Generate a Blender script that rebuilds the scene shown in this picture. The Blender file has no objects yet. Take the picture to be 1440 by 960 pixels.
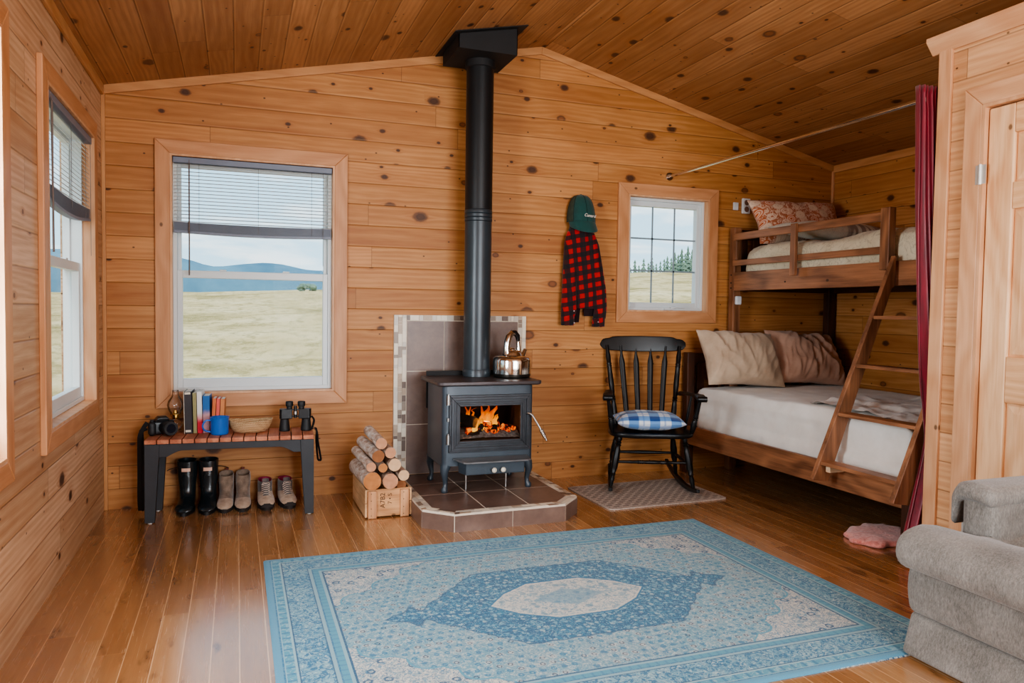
import bpy, bmesh, math, random
from mathutils import Vector, Matrix, noise as mnoise

random.seed(7)
PI = math.pi
SC = bpy.context.scene
COL = SC.collection
def R(d): return math.radians(d)

# ---------------------------------------------------------------- room numbers (metres; camera stands at x=0, y=0)
XL, XR, YB, YR = -0.73, 4.60, 4.869, -1.8
PITCH, VOFF = 0.135, 0.119
XRIDGE, ZRIDGE = 1.99, 3.035
def ceil_z(x):
    return 2.455 + (x - XL) * (ZRIDGE - 2.455) / (XRIDGE - XL) if x < XRIDGE else 2.422 + (XR - x) * (ZRIDGE - 2.422) / (XR - XRIDGE)

# ================================================================ shader expression helper
NT = None
class V:
    def __init__(s, sock): s.s = sock
    def __add__(a, b): return fm('ADD', a, b)
    def __radd__(a, b): return fm('ADD', b, a)
    def __sub__(a, b): return fm('SUBTRACT', a, b)
    def __rsub__(a, b): return fm('SUBTRACT', b, a)
    def __mul__(a, b): return fm('MULTIPLY', a, b)
    def __rmul__(a, b): return fm('MULTIPLY', b, a)
    def __truediv__(a, b): return fm('DIVIDE', a, b)
    def __rtruediv__(a, b): return fm('DIVIDE', b, a)
    def __lt__(a, b): return fm('LESS_THAN', a, b)
    def __gt__(a, b): return fm('GREATER_THAN', a, b)
    def __neg__(a): return fm('MULTIPLY', a, -1.0)
def put(sock, v):
    if isinstance(v, V): NT.links.new(v.s, sock)
    elif v is not None:
        if isinstance(v, (tuple, list)) and len(v) == 3 and sock.type == 'RGBA': v = (*v, 1)
        sock.default_value = v
def nd(t, **kw):
    n = NT.nodes.new(t)
    for k, v in kw.items(): setattr(n, k, v)
    return n
def fm(op, a, b=None, c=None, clamp=False):
    n = nd('ShaderNodeMath', operation=op, use_clamp=clamp)
    for i, v in enumerate((a, b, c)):
        if v is not None: put(n.inputs[i], v)
    return V(n.outputs[0])
def floor_(a): return fm('FLOOR', a)
def fract(a): return fm('FRACT', a)
def absv(a): return fm('ABSOLUTE', a)
def mn(a, b): return fm('MINIMUM', a, b)
def mx(a, b): return fm('MAXIMUM', a, b)
def sat(a): return fm('ADD', a, 0.0, clamp=True)
def sinv(a): return fm('SINE', a)
def sqrtv(a): return fm('SQRT', a)
def vec(x=0.0, y=0.0, z=0.0):
    n = nd('ShaderNodeCombineXYZ'); put(n.inputs[0], x); put(n.inputs[1], y); put(n.inputs[2], z); return V(n.outputs[0])
def sep(v):
    n = nd('ShaderNodeSeparateXYZ'); put(n.inputs[0], v); return V(n.outputs[0]), V(n.outputs[1]), V(n.outputs[2])
def objco(): return V(nd('ShaderNodeTexCoord').outputs['Object'])
def noise(v, scale=5.0, detail=2.0, rough=0.5, dist=0.0):
    n = nd('ShaderNodeTexNoise'); put(n.inputs['Vector'], v); put(n.inputs['Scale'], scale)
    put(n.inputs['Detail'], detail); put(n.inputs['Roughness'], rough); put(n.inputs['Distortion'], dist)
    return V(n.outputs[0])
def voronoi(v, scale=1.0, dims='2D', feature='F1', rnd=1.0):
    n = nd('ShaderNodeTexVoronoi', voronoi_dimensions=dims, feature=feature)
    put(n.inputs['Vector'], v); put(n.inputs['Scale'], scale); put(n.inputs['Randomness'], rnd)
    return V(n.outputs['Distance']), V(n.outputs['Color']), V(n.outputs['Position'])
def wnoise(v):
    n = nd('ShaderNodeTexWhiteNoise', noise_dimensions='3D'); put(n.inputs['Vector'], v)
    return V(n.outputs['Value']), V(n.outputs['Color'])
def smooth(a, b, x):
    n = nd('ShaderNodeMapRange', interpolation_type='SMOOTHSTEP'); put(n.inputs[0], x); put(n.inputs[1], a); put(n.inputs[2], b)
    return V(n.outputs[0])
def mapr(x, a, b, c, d):
    n = nd('ShaderNodeMapRange'); put(n.inputs[0], x); put(n.inputs[1], a); put(n.inputs[2], b); put(n.inputs[3], c); put(n.inputs[4], d)
    return V(n.outputs[0])
def mix(f, a, b, mode='MIX'):
    n = nd('ShaderNodeMix', data_type='RGBA', blend_type=mode); put(n.inputs[0], f); put(n.inputs[6], a); put(n.inputs[7], b)
    return V(n.outputs[2])
def ramp(f, stops):
    n = nd('ShaderNodeValToRGB'); put(n.inputs[0], f)
    e = n.color_ramp.elements
    while len(e) < len(stops): e.new(0.5)
    for i, (p, c) in enumerate(stops): e[i].position = p; e[i].color = (*c, 1)
    return V(n.outputs[0])
def lin(r, g, b):
    f = lambda c: (c / 12.92 if c <= 0.04045 else ((c + 0.055) / 1.055) ** 2.4)
    return (f(r / 255), f(g / 255), f(b / 255))
def mat_begin(name):
    global NT
    m = bpy.data.materials.new(name); m.use_nodes = True; NT = m.node_tree
    NT.nodes.clear(); return m
def mat_end(shader):
    o = nd('ShaderNodeOutputMaterial'); NT.links.new(shader.s, o.inputs[0])
def principled(color, rough=0.5, metal=0.0, bump=None, bstr=0.3, bdist=0.01, spec=0.5, coat=0.0, coatr=0.03, sheen=0.0, emit=None, estr=0.0, alpha=None, trans=0.0, sss=0.0):
    n = nd('ShaderNodeBsdfPrincipled')
    put(n.inputs['Base Color'], color); put(n.inputs['Roughness'], rough); put(n.inputs['Metallic'], metal)
    put(n.inputs['Specular IOR Level'], spec); put(n.inputs['Coat Weight'], coat); put(n.inputs['Coat Roughness'], coatr); put(n.inputs['Sheen Weight'], sheen)
    if trans: put(n.inputs['Transmission Weight'], trans)
    if emit is not None: put(n.inputs['Emission Color'], emit); put(n.inputs['Emission Strength'], estr)
    if bump is not None:
        b = nd('ShaderNodeBump'); put(b.inputs['Height'], bump); put(b.inputs['Strength'], bstr); put(b.inputs['Distance'], bdist)
        NT.links.new(b.outputs[0], n.inputs['Normal'])
    return V(n.outputs[0])
MATS = {}
def plain(name, col, rough=0.5, metal=0.0, nscale=0.0, namt=0.15, bump=0.0, bscale=120.0, **kw):
    """procedural single-colour material with a little noise in its tone and surface"""
    if name in MATS: return MATS[name]
    m = mat_begin(name); co = objco()
    c = V(nd('ShaderNodeRGB').outputs[0]); c.s.default_value = (*col, 1)
    if nscale:
        f = noise(co, nscale, 3.0, 0.6)
        k = mapr(f, 0.3, 0.7, 1 - namt, 1 + namt)
        c = mix(1.0, c, vec(k, k, k), 'MULTIPLY')
    b = noise(co, bscale, 2.0) if bump else None
    mat_end(principled(c, rough, metal, b, bump, 0.004, **kw)); MATS[name] = m
    return m

# ---------------------------------------------------------------- pine boards
def pine(name, ua, va, base=(196, 140, 88), L=2.6, joints=True, knots=1.0, pitch=PITCH, voff=VOFF, rough=0.5, dark=1.0, groove=True, seed=0.0, light=(214, 160, 106), spec=0.4):
    m = mat_begin(name); ax = dict(zip('xyz', sep(objco())))
    u, v = ax[ua], ax[va]
    if va == 's': pass
    vv = (v - voff) / pitch
    row = floor_(vv); fv = fract(vv)
    r1, _ = wnoise(vec(row, 3.7 + seed, 0.0))
    u2 = u + r1 * 9.0 + 40.0
    seg = floor_(u2 / L) if joints else 0.0
    fu = fract(u2 / L)
    rv, rc = wnoise(vec(row, seg, 11.0 + seed)); ra, rb, rg = sep(rc)
    # knots
    kx = u2 * 2.3; ky = row * 17.37 + fv
    _, kc, kp = voronoi(vec(kx, ky, 0.0), 1.0)
    ka, kb, kg = sep(kc); px, py, _z = sep(kp)
    dx = (px - kx) / 2.3; dy = (py - ky) * pitch
    d = sqrtv(dx * dx * 0.45 + dy * dy)
    kr = (kb * kb * 0.017 + 0.0055)
    has = (ka < 0.62 * knots)
    q = d / kr + (noise(vec(u2 * 40.0, v * 60.0, 7.0), 1.0, 2.0) - 0.5) * 0.55
    core = (1.0 - smooth(0.75, 1.15, q)) * has
    ring = (1.0 - smooth(0.05, 0.75, absv(q - 1.1))) * has
    halo = fm('POWER', 2.718, -(q * q) / 7.0) * has
    # small pin knots
    _, sc_, sp = voronoi(vec(u2 * 4.1, row * 9.71 + fv * 1.3, 5.0), 1.0)
    sa, sb, _g = sep(sc_); sx, sy, _z2 = sep(sp)
    sdx = (sx - u2 * 4.1) / 4.1; sdy = (sy - (row * 9.71 + fv * 1.3)) / 1.3 * pitch
    pin = (1.0 - smooth(0.003, 0.006, sqrtv(sdx * sdx * 0.5 + sdy * sdy))) * (sa < 0.32 * knots)
    # grain: long streaks bending round the knots
    bend = halo * 0.02
    gv = v + bend * fm('SIGN', dy)
    wob = noise(vec(u2 * 1.1, row * 5.0 + fv * 0.6, rv * 30.0), 1.0, 2.0) - 0.5
    rings = sinv((gv * (14.0 + 26.0 * ra) + wob * (1.5 + 3.5 * rb)) * 6.283)
    g1 = noise(vec(u2 * 1.6, gv * 42.0 + rv * 50.0, 0.0), 1.0, 4.0, 0.65, 0.6)
    g2 = noise(vec(u2 * 7.0, gv * 320.0, 0.0), 1.0, 2.0, 0.6)
    blot = noise(vec(u2 * 1.7, v * 5.0, row * 3.0), 1.0, 3.0, 0.6)
    t = (g1 - 0.5) * 0.75 + rings * 0.09 + (g2 - 0.5) * 0.30 + (rv - 0.5) * 0.40 + (blot - 0.5) * 0.7 + 0.5
    b = tuple(c * dark for c in base)
    A = lin(*[min(255, c * dark) for c in light]); B = lin(*b)
    C = lin(b[0] * 0.88, b[1] * 0.80, b[2] * 0.72)
    c = ramp(sat(t), [(0.10, C), (0.5, B), (0.9, A)])
    # reddish or yellow boards
    c = mix(sat((ra - 0.6) * 0.9), c, mix(1.0, c, (1.0, 0.84, 0.78), 'MULTIPLY'))
    kd = lin(62, 34, 18); km = lin(150, 88, 44)
    c = mix(halo * 0.55, c, km); c = mix(ring * 0.75, c, kd)
    kfill = mix(smooth(0.72, 0.9, kg), lin(62, 36, 22), lin(128, 76, 42))
    c = mix(core * 0.9, c, kfill); c = mix(pin * 0.85, c, kd)
    # v grooves and butt joints
    bump = (g1 * 0.05)
    if groove:
        gd = mn(fv, 1.0 - fv) * pitch
        gr = 1.0 - smooth(0.0008, 0.0045, gd)
        c = mix(gr * 0.45, c, lin(86, 50, 24))
        hi = (1.0 - smooth(0.0, 0.003, absv(fv * pitch - 0.0075)))  # pale highlight beside each groove, painted into the board colour
        c = mix(hi * 0.22, c, lin(236, 186, 128))
        bump = bump + smooth(0.0, 0.006, gd) * 1.0
    if joints:
        jd = mn(fu, 1.0 - fu) * L
        jr = 1.0 - smooth(0.0008, 0.0028, jd)
        c = mix(jr * 0.55, c, lin(80, 44, 20))
    mat_end(principled(c, rough, 0.0, bump, 0.38, 0.006, spec=spec)); MATS[name] = m
    return m

def wood(name, ax, c1, c2, fine=1.0, rough=0.5, knots=0.0, spec=0.4, rings=10.0, seed=0.0):
    """solid timber, grain along one axis of the thing it belongs to"""
    if name in MATS: return MATS[name]
    m = mat_begin(name); x, y, z = sep(objco())
    if ax == 'x': u, v, w = x, y, z
    elif ax == 'y': u, v, w = y, x, z
    else: u, v, w = z, x, y
    wob = noise(vec(u * 1.3, v * 2.5 + seed, w * 2.5), 1.0, 2.0) - 0.5
    st = noise(vec(u * 3.0, v * 55.0, w * 55.0 + seed), 1.0, 4.0, 0.65, 0.5)
    fi = noise(vec(u * 9.0, v * 300.0, w * 300.0), 1.0, 2.0)
    rg = sinv(((v + w) * rings + wob * 6.0) * 6.283)
    t = (st - 0.5) * 1.2 * fine + (fi - 0.5) * 0.3 + rg * 0.16 + wob * 0.8 + 0.5
    c = ramp(sat(t), [(0.1, c1), (0.9, c2)])
    if knots:
        _, kc, kp = voronoi(vec(u * 3.0, (v + w) * 6.0, 0.0), 1.0)
        a, b, _g = sep(kc); kx, ky, _ = sep(kp)
        dx = (kx - u * 3.0) / 3.0; dy = (ky - (v + w) * 6.0) / 6.0
        k = (1.0 - smooth(0.005, 0.012, sqrtv(dx * dx * 0.5 + dy * dy))) * (a < knots)
        c = mix(k * 0.8, c, tuple(q * 0.18 for q in c1))
    mat_end(principled(c, rough, 0.0, st, 0.12, 0.002, spec=spec)); MATS[name] = m
    return m

# ================================================================ mesh helper
class MB:
    def __init__(s): s.v = []; s.f = []; s.m = []; s.M = None
    def add(s, vs, fs, mi=0):
        o = len(s.v)
        for p in vs:
            p = Vector(p)
            s.v.append(s.M @ p if s.M else p)
        for f in fs: s.f.append([o + i for i in f]); s.m.append(mi)
    def box(s, x0, x1, y0, y1, z0, z1, mi=0):
        vs = [(x, y, z) for z in (z0, z1) for y in (y0, y1) for x in (x0, x1)]
        s.add(vs, [(0, 2, 3, 1), (4, 5, 7, 6), (0, 1, 5, 4), (2, 6, 7, 3), (0, 4, 6, 2), (1, 3, 7, 5)], mi)
    def beam(s, p0, p1, w, h, up=(0, 0, 1), mi=0, w1=None, h1=None):
        """bar of width w (sideways) and height h (along up) from p0 to p1"""
        p0, p1 = Vector(p0), Vector(p1); d = (p1 - p0).normalized(); up = Vector(up)
        sd = d.cross(up).normalized(); up = sd.cross(d).normalized()
        w1 = w if w1 is None else w1; h1 = h if h1 is None else h1
        vs = []
        for p, a, b in ((p0, w, h), (p1, w1, h1)):
            for i, j in ((-1, -1), (1, -1), (1, 1), (-1, 1)): vs.append(p + sd * (i * a / 2) + up * (j * b / 2))
        s.add(vs, [(3, 2, 1, 0), (4, 5, 6, 7), (0, 1, 5, 4), (1, 2, 6, 5), (2, 3, 7, 6), (3, 0, 4, 7)], mi)
    def loft(s, rings, c0=True, c1=True, mi=0, closed=True):
        n = len(rings[0]); vs = [p for r in rings for p in r]; fs = []
        for i in range(len(rings) - 1):
            for j in range(n if closed else n - 1):
                k = (j + 1) % n
                fs.append((i * n + j, i * n + k, (i + 1) * n + k, (i + 1) * n + j))
        if c0: fs.append(tuple(range(n))[::-1])
        if c1: fs.append(tuple((len(rings) - 1) * n + j for j in range(n)))
        s.add(vs, fs, mi)
    def lathe(s, prof, c=(0, 0, 0), n=32, sx=1.0, sy=1.0, mi=0, caps=(True, True)):
        c = Vector(c)
        s.loft([[c + Vector((r * sx * math.cos(2 * PI * k / n), r * sy * math.sin(2 * PI * k / n), z)) for k in range(n)] for r, z in prof], caps[0], caps[1], mi)
    def tube(s, pts, r, n=10, mi=0, flat=None, up=None):
        """round (or flattened) tube through the points; r a number or one per point"""
        pts = [Vector(p) for p in pts]; rings = []
        ref = Vector(up) if up else None
        prev = None
        for i, p in enumerate(pts):
            d = (pts[min(i + 1, len(pts) - 1)] - pts[max(i - 1, 0)]).normalized()
            if prev is None:
                a = ref if ref else (Vector((0, 0, 1)) if abs(d.z) < 0.9 else Vector((1, 0, 0)))
                sx = d.cross(a).normalized()
            else:
                sx = (d.cross(ref).normalized() if ref else (prev - d * prev.dot(d)).normalized())
            prev = sx; sy = d.cross(sx)
            rr = r[i] if isinstance(r, (list, tuple)) else r
            fl = flat if flat else 1.0
            rings.append([p + sx * (rr * math.cos(2 * PI * k / n)) + sy * (rr * fl * math.sin(2 * PI * k / n)) for k in range(n)])
        s.loft(rings, True, True, mi)
    def turned(s, p0, p1, prof, n=14, mi=0):
        """turned spindle: prof = [(t, radius)] from p0 to p1"""
        p0, p1 = Vector(p0), Vector(p1)
        s.tube([p0.lerp(p1, t) for t, _ in prof], [r for _, r in prof], n, mi)
    def cyl(s, p0, p1, r0, r1=None, n=20, mi=0):
        s.tube([p0, p1], [r0, r0 if r1 is None else r1], n, mi)
    def prism(s, poly, a0, a1, axis='y', mi=0):
        def P(p, a): return {'x': (a, p[0], p[1]), 'y': (p[0], a, p[1]), 'z': (p[0], p[1], a)}[axis]
        n = len(poly)
        vs = [P(p, a0) for p in poly] + [P(p, a1) for p in poly]
        s.add(vs, [tuple(range(n))[::-1], tuple(range(n, 2 * n))] + [(i, (i + 1) % n, n + (i + 1) % n, n + i) for i in range(n)], mi)
    def grid(s, fn, nu, nv, mi=0, wrapu=False):
        vs = [fn(i / (nu if wrapu else nu - 1), j / (nv - 1)) for i in range(nu) for j in range(nv)]; fs = []
        for i in range(nu if wrapu else nu - 1):
            for j in range(nv - 1):
                k = (i + 1) % nu
                fs.append((i * nv + j, k * nv + j, k * nv + j + 1, i * nv + j + 1))
        s.add(vs, fs, mi)
    def ball(s, c, r, nu=16, nv=10, mi=0):
        r = (r, r, r) if isinstance(r, (int, float)) else r; c = Vector(c)
        s.loft([[c + Vector((r[0] * math.sin(PI * (j + .02) / (nv + .04)) * math.cos(2 * PI * k / nu), r[1] * math.sin(PI * (j + .02) / (nv + .04)) * math.sin(2 * PI * k / nu), -r[2] * math.cos(PI * (j + .02) / (nv + .04)))) for k in range(nu)] for j in range(nv + 1)], True, True, mi)
    def puffy(s, x0, x1, y0, y1, z0, z1, r, step=0.05, fn=None, mi=0):
        """a box with soft round edges, subdivided; fn(p, n) may move every point"""
        lo, hi = Vector((x0, y0, z0)), Vector((x1, y1, z1)); dim = hi - lo
        cnt = [max(4, int(dim[i] / step)) for i in range(3)]
        def samples(i):
            k = cnt[i]; rr = min(r, dim[i] * 0.49)
            e = [lo[i], lo[i] + rr * .25, lo[i] + rr * .6, lo[i] + rr]
            mid = [lo[i] + rr + (dim[i] - 2 * rr) * j / k for j in range(1, k)]
            return e + mid + [hi[i] - rr, hi[i] - rr * .6, hi[i] - rr * .25, hi[i]]
        S = [samples(i) for i in range(3)]
        idx = {}; vs = []; fs = []
        def vid(i, j, k):
            if (i, j, k) not in idx:
                p = Vector((S[0][i], S[1][j], S[2][k]))
                q = Vector([min(max(p[a], lo[a] + min(r, dim[a] * .49)), hi[a] - min(r, dim[a] * .49)) for a in range(3)])
                d = p - q; nrm = d.normalized() if d.length > 1e-9 else Vector((0, 0, 1))
                rad = max(abs(d.x), abs(d.y), abs(d.z))
                p = q + nrm * rad if d.length > 1e-9 else p
                if fn: p = Vector(fn(p, nrm))
                idx[(i, j, k)] = len(vs); vs.append(p)
            return idx[(i, j, k)]
        N = [len(a) - 1 for a in S]
        for i in range(N[0]):
            for j in range(N[1]):
                fs.append((vid(i, j, 0), vid(i, j + 1, 0), vid(i + 1, j + 1, 0), vid(i + 1, j, 0)))
                fs.append((vid(i, j, N[2]), vid(i + 1, j, N[2]), vid(i + 1, j + 1, N[2]), vid(i, j + 1, N[2])))
        for i in range(N[0]):
            for k in range(N[2]):
                fs.append((vid(i, 0, k), vid(i + 1, 0, k), vid(i + 1, 0, k + 1), vid(i, 0, k + 1)))
                fs.append((vid(i, N[1], k), vid(i, N[1], k + 1), vid(i + 1, N[1], k + 1), vid(i + 1, N[1], k)))
        for j in range(N[1]):
            for k in range(N[2]):
                fs.append((vid(0, j, k), vid(0, j, k + 1), vid(0, j + 1, k + 1), vid(0, j + 1, k)))
                fs.append((vid(N[0], j, k), vid(N[0], j + 1, k), vid(N[0], j + 1, k + 1), vid(N[0], j, k + 1)))
        s.add(vs, fs, mi)
    def build(s, name, mats, parent=None, smooth=30, bevel=0.0, sub=0, solid=0.0, seg=2):
        """links everything collected as ONE mesh object; world points become local to the thing's base"""
        base = Vector((0, 0, 0)); inv = Matrix()
        p = parent
        if p is not None:
            inv = world_of(p).inverted()
        me = bpy.data.meshes.new(name)
        me.from_pydata([inv @ v for v in s.v], [], s.f)
        if not isinstance(mats, (list, tuple)): mats = [mats]
        for m in mats: me.materials.append(m)
        for i, q in enumerate(me.polygons): q.material_index = s.m[i]
        bm = bmesh.new(); bm.from_mesh(me); bmesh.ops.recalc_face_normals(bm, faces=bm.faces); bm.to_mesh(me); bm.free()
        if smooth:
            for q in me.polygons: q.use_smooth = True
            if smooth < 180: me.set_sharp_from_angle(angle=R(smooth))
        o = bpy.data.objects.new(name, me); COL.objects.link(o)
        if parent is not None: o.parent = parent
        if solid:
            md = o.modifiers.new('thick', 'SOLIDIFY'); md.thickness = solid; md.offset = 0
        if bevel:
            md = o.modifiers.new('edge', 'BEVEL'); md.width = bevel; md.segments = seg; md.limit_method = 'ANGLE'; md.angle_limit = R(40)
        if sub:
            md = o.modifiers.new('soft', 'SUBSURF'); md.levels = sub; md.render_levels = sub
        return o
def world_of(o):
    m = o.matrix_basis.copy()
    p = o.parent
    while p is not None:
        m = p.matrix_basis @ m; p = p.parent
    return m
def thing(name, label, cat, loc=(0, 0, 0), rotz=0.0, group=None):
    o = bpy.data.objects.new(name, None); COL.objects.link(o)
    o.empty_display_size = 0.05
    o.location = loc; o.rotation_euler = (0, 0, rotz); o['label'] = label; o['category'] = cat
    if group: o['group'] = group
    o.matrix_basis = Matrix.Translation(loc) @ Matrix.Rotation(rotz, 4, 'Z')
    return o
def tag(o, label, cat, group=None, kind=None):
    o['label'] = label; o['category'] = cat
    if group: o['group'] = group
    if kind: o['kind'] = kind
    return o
def recenter(o):
    """move a one-mesh thing's origin to the bottom centre of its box"""
    vs = o.data.vertices; xs = [v.co.x for v in vs]; ys = [v.co.y for v in vs]; zs = [v.co.z for v in vs]
    c = Vector(((min(xs) + max(xs)) / 2, (min(ys) + max(ys)) / 2, min(zs)))
    for v in vs: v.co -= c
    o.location = c; o.matrix_basis = Matrix.Translation(c)
    return o
def struct(o): o['kind'] = 'structure'; return o
def copy_tree(o, parent=None, group=None, label=None):
    c = o.copy(); COL.objects.link(c)
    if parent is not None: c.parent = parent
    if label: c['label'] = label
    for ch in [q for q in bpy.data.objects if q.parent == o]: copy_tree(ch, c)
    return c
def fn3(p, s, seed=0.0): return mnoise.noise(Vector(p) * s + Vector((seed, seed * 1.7, seed * 0.3)))
def text(name, body, size, mat, parent, M, ext=0.001, shear=0.0):
    cu = bpy.data.curves.new(name, 'FONT'); cu.body = body; cu.size = size; cu.extrude = ext
    cu.align_x = 'CENTER'; cu.align_y = 'CENTER'; cu.shear = shear
    cu.materials.append(mat)
    tmp = bpy.data.objects.new(name, cu); COL.objects.link(tmp)
    me = bpy.data.meshes.new_from_object(tmp.evaluated_get(bpy.context.evaluated_depsgraph_get()))
    bpy.data.objects.remove(tmp); bpy.data.curves.remove(cu)
    me.name = name; me.transform(world_of(parent).inverted() @ M)
    o = bpy.data.objects.new(name, me); COL.objects.link(o); o.parent = parent
    return o
def facing(x, y, z, rotz=0.0, roll=0.0):
    """frame for lettering that faces the room (-y)"""
    return Matrix.Translation((x, y, z)) @ Matrix.Rotation(rotz, 4, 'Z') @ Matrix.Rotation(PI / 2, 4, 'X') @ Matrix.Rotation(roll, 4, 'Z')

# ================================================================ materials
M_BACK = pine('pine_back_wall', 'x', 'z', base=(174, 119, 68), light=(198, 145, 92))
M_SIDE = pine('pine_side_wall', 'y', 'z', base=(186, 148, 114), light=(216, 184, 152), knots=0.9, seed=5.0)
M_CLOSET = pine('pine_closet_wall', 'y', 'z', base=(196, 148, 106), light=(218, 176, 134), knots=0.4, seed=9.0, L=4.0)
M_CEIL = pine('pine_ceiling', 'y', 'x', base=(156, 108, 68), light=(182, 134, 90), L=2.2, seed=2.0, knots=1.0, rough=0.5)
TP1, TP2 = lin(170, 116, 70), lin(198, 146, 98)
def trimwood(ax, pale=False):
    return wood('pale_trim_' + ax, ax, lin(190, 138, 98), lin(216, 170, 132), fine=0.7, knots=0.12, rough=0.45) if pale else wood('trim_' + ax, ax, TP1, TP2, fine=0.7, knots=0.12, rough=0.45)
BK1, BK2 = lin(98, 64, 44), lin(172, 120, 86)
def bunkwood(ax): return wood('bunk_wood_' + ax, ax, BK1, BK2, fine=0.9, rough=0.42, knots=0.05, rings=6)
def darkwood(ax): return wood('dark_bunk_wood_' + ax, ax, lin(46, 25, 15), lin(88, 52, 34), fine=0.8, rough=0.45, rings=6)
WHITE_VINYL = plain('white_vinyl', lin(208, 214, 215), 0.35, nscale=3, namt=0.03)
BLACK_IRON = plain('black_stove_steel', lin(58, 68, 77), 0.36, 0.1, nscale=6, namt=0.12, bump=0.12, bscale=500, coat=.25, coatr=.25)
BLACK_PIPE = plain('black_stove_pipe', lin(52, 60, 66), 0.34, 0.2, nscale=4, namt=0.15)
BLACK_MATT = plain('matt_black_steel', lin(26, 25, 26), 0.65, 0.1, nscale=8)
CHROME = plain('polished_steel', lin(216, 214, 210), 0.12, 1.0, nscale=10, namt=0.05)
BRUSHED = plain('brushed_steel', lin(190, 190, 188), 0.32, 1.0, nscale=14, namt=0.06)
BRASS = plain('brass', lin(196, 150, 80), 0.25, 1.0, nscale=14, namt=0.08)

def floor_material():
    m = mat_begin('oak_strip_floor'); x, y, z = sep(objco())
    p = 0.0925; off = 0.0075; L = 1.25
    vv = (x - off) / p; row = floor_(vv); fv = fract(vv)
    r1, _ = wnoise(vec(row, 2.0, 0.0)); u2 = y + r1 * 8.0 + 30.0
    seg = floor_(u2 / L); fu = fract(u2 / L)
    rv, rc = wnoise(vec(row, seg, 4.0)); ra, rb, rg = sep(rc)
    wob = noise(vec(u2 * 1.8, row * 3.0 + fv * 1.2, rv * 20.0), 1.0, 3.0) - 0.5
    st = noise(vec(u2 * 2.2, x * 60.0 + rv * 40.0, 0.0), 1.0, 4.0, 0.65, 0.6)
    fi = noise(vec(u2 * 11.0, x * 330.0, 0.0), 1.0, 2.0)
    dark = noise(vec(u2 * 4.5, x * 13.0, rv * 9.0), 1.0, 3.0, 0.6)
    t = (st - 0.5) * 0.45 + (fi - 0.5) * 0.2 + wob * 0.7 + (rv - 0.5) * 0.45 + 0.5
    c = ramp(sat(t), [(0.05, lin(136, 92, 54)), (0.5, lin(166, 119, 76)), (0.95, lin(192, 147, 102))])
    c = mix(smooth(0.58, 0.74, dark) * 0.62, c, lin(84, 48, 20))
    gd = mn(fv, 1.0 - fv) * p; jd = mn(fu, 1.0 - fu) * L
    line = 1.0 - smooth(0.0008, 0.0022, gd)
    c = mix(line * 0.85, c, lin(232, 186, 140))
    c = mix((1.0 - smooth(0.0006, 0.0018, jd)) * 0.6, c, lin(206, 150, 96))
    rough = mapr(st, 0.3, 0.7, 0.20, 0.30)
    mat_end(principled(c, rough, 0.0, smooth(0.0, 0.003, gd) + st * 0.02, 0.08, 0.003, spec=0.6, coat=1.0, coatr=0.16)); return m
M_FLOOR = floor_material()

def glass_material(name, tint=(1, 1, 1), refl=0.06):
    m = mat_begin(name)
    t = nd('ShaderNodeBsdfTransparent'); t.inputs[0].default_value = (*tint, 1)
    g = nd('ShaderNodeBsdfGlossy'); g.inputs['Roughness'].default_value = 0.03
    lw = nd('ShaderNodeLayerWeight'); lw.inputs[0].default_value = 0.25
    k = V(lw.outputs['Fresnel']) * refl * 4.0 * mapr(noise(objco(), 2.0, 1.0), 0.3, 0.7, 0.8, 1.2)
    x = nd('ShaderNodeMixShader'); put(x.inputs[0], k); NT.links.new(t.outputs[0], x.inputs[1]); NT.links.new(g.outputs[0], x.inputs[2])
    mat_end(V(x.outputs[0])); return m
GLASS = glass_material('window_glass', refl=0.02)
CLEAR = glass_material('clear_glass', (0.99, 0.99, 0.99), 0.20)

# ================================================================ the room
def wall_with_holes(name, mat, a0, a1, z0, z1, holes, mapf, d0, d1, extra=None):
    mb = MB()
    xs = sorted({a0, a1, *[h[0] for h in holes], *[h[1] for h in holes]}); zs = sorted({z0, z1, *[h[2] for h in holes], *[h[3] for h in holes]})
    def solid(i, k):
        cx, cz = (xs[i] + xs[i + 1]) / 2, (zs[k] + zs[k + 1]) / 2
        return not any(h[0] < cx < h[1] and h[2] < cz < h[3] for h in holes)
    for i in range(len(xs) - 1):
        for k in range(len(zs) - 1):
            if not solid(i, k): continue
            A, B = mapf(xs[i], d0, zs[k]), mapf(xs[i + 1], d1, zs[k + 1])
            lo = [min(p, q) for p, q in zip(A, B)]; hi = [max(p, q) for p, q in zip(A, B)]
            mb.box(lo[0], hi[0], lo[1], hi[1], lo[2], hi[2])
    if extra: extra(mb)
    return struct(mb.build(name, mat, smooth=0))
T = 0.14
W_BACK = (-0.372, 0.582, 0.672, 2.10)
W_SMALL = (2.692, 3.392, 1.208, 2.068)
W_LEFT = (3.46, 4.50, 0.682, 2.092)
W_NEAR = (1.80, 2.845, 0.682, 2.092)
W_REAR_ASSUMED = (0.2, 3.0, 0.35, 2.15)  # assumed opening behind the camera, unseen, put in for the rear fill
fb = lambda a, d, z: (a, YB + d, z)
fl = lambda a, d, z: (XL - d, a, z)
fr_ = lambda a, d, z: (a, YR - d, z)
def gable(y0, y1):
    def f(mb): mb.prism([(XL - .1, 2.38), (XR + .1, 2.38), (XR + .1, ceil_z(XR) + .03), (XRIDGE, ZRIDGE + .03), (XL - .1, ceil_z(XL) + .03)], y0, y1, 'y')
    return f
wall_with_holes('wall_back', M_BACK, XL - .1, XR + .1, 0.0, 2.38, [W_BACK, W_SMALL], fb, 0.0, T, gable(YB, YB + T))
wall_with_holes('wall_rear', M_BACK, XL - .1, XR + .1, 0.0, 2.38, [W_REAR_ASSUMED], fr_, 0.0, T, gable(YR - T, YR))
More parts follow.
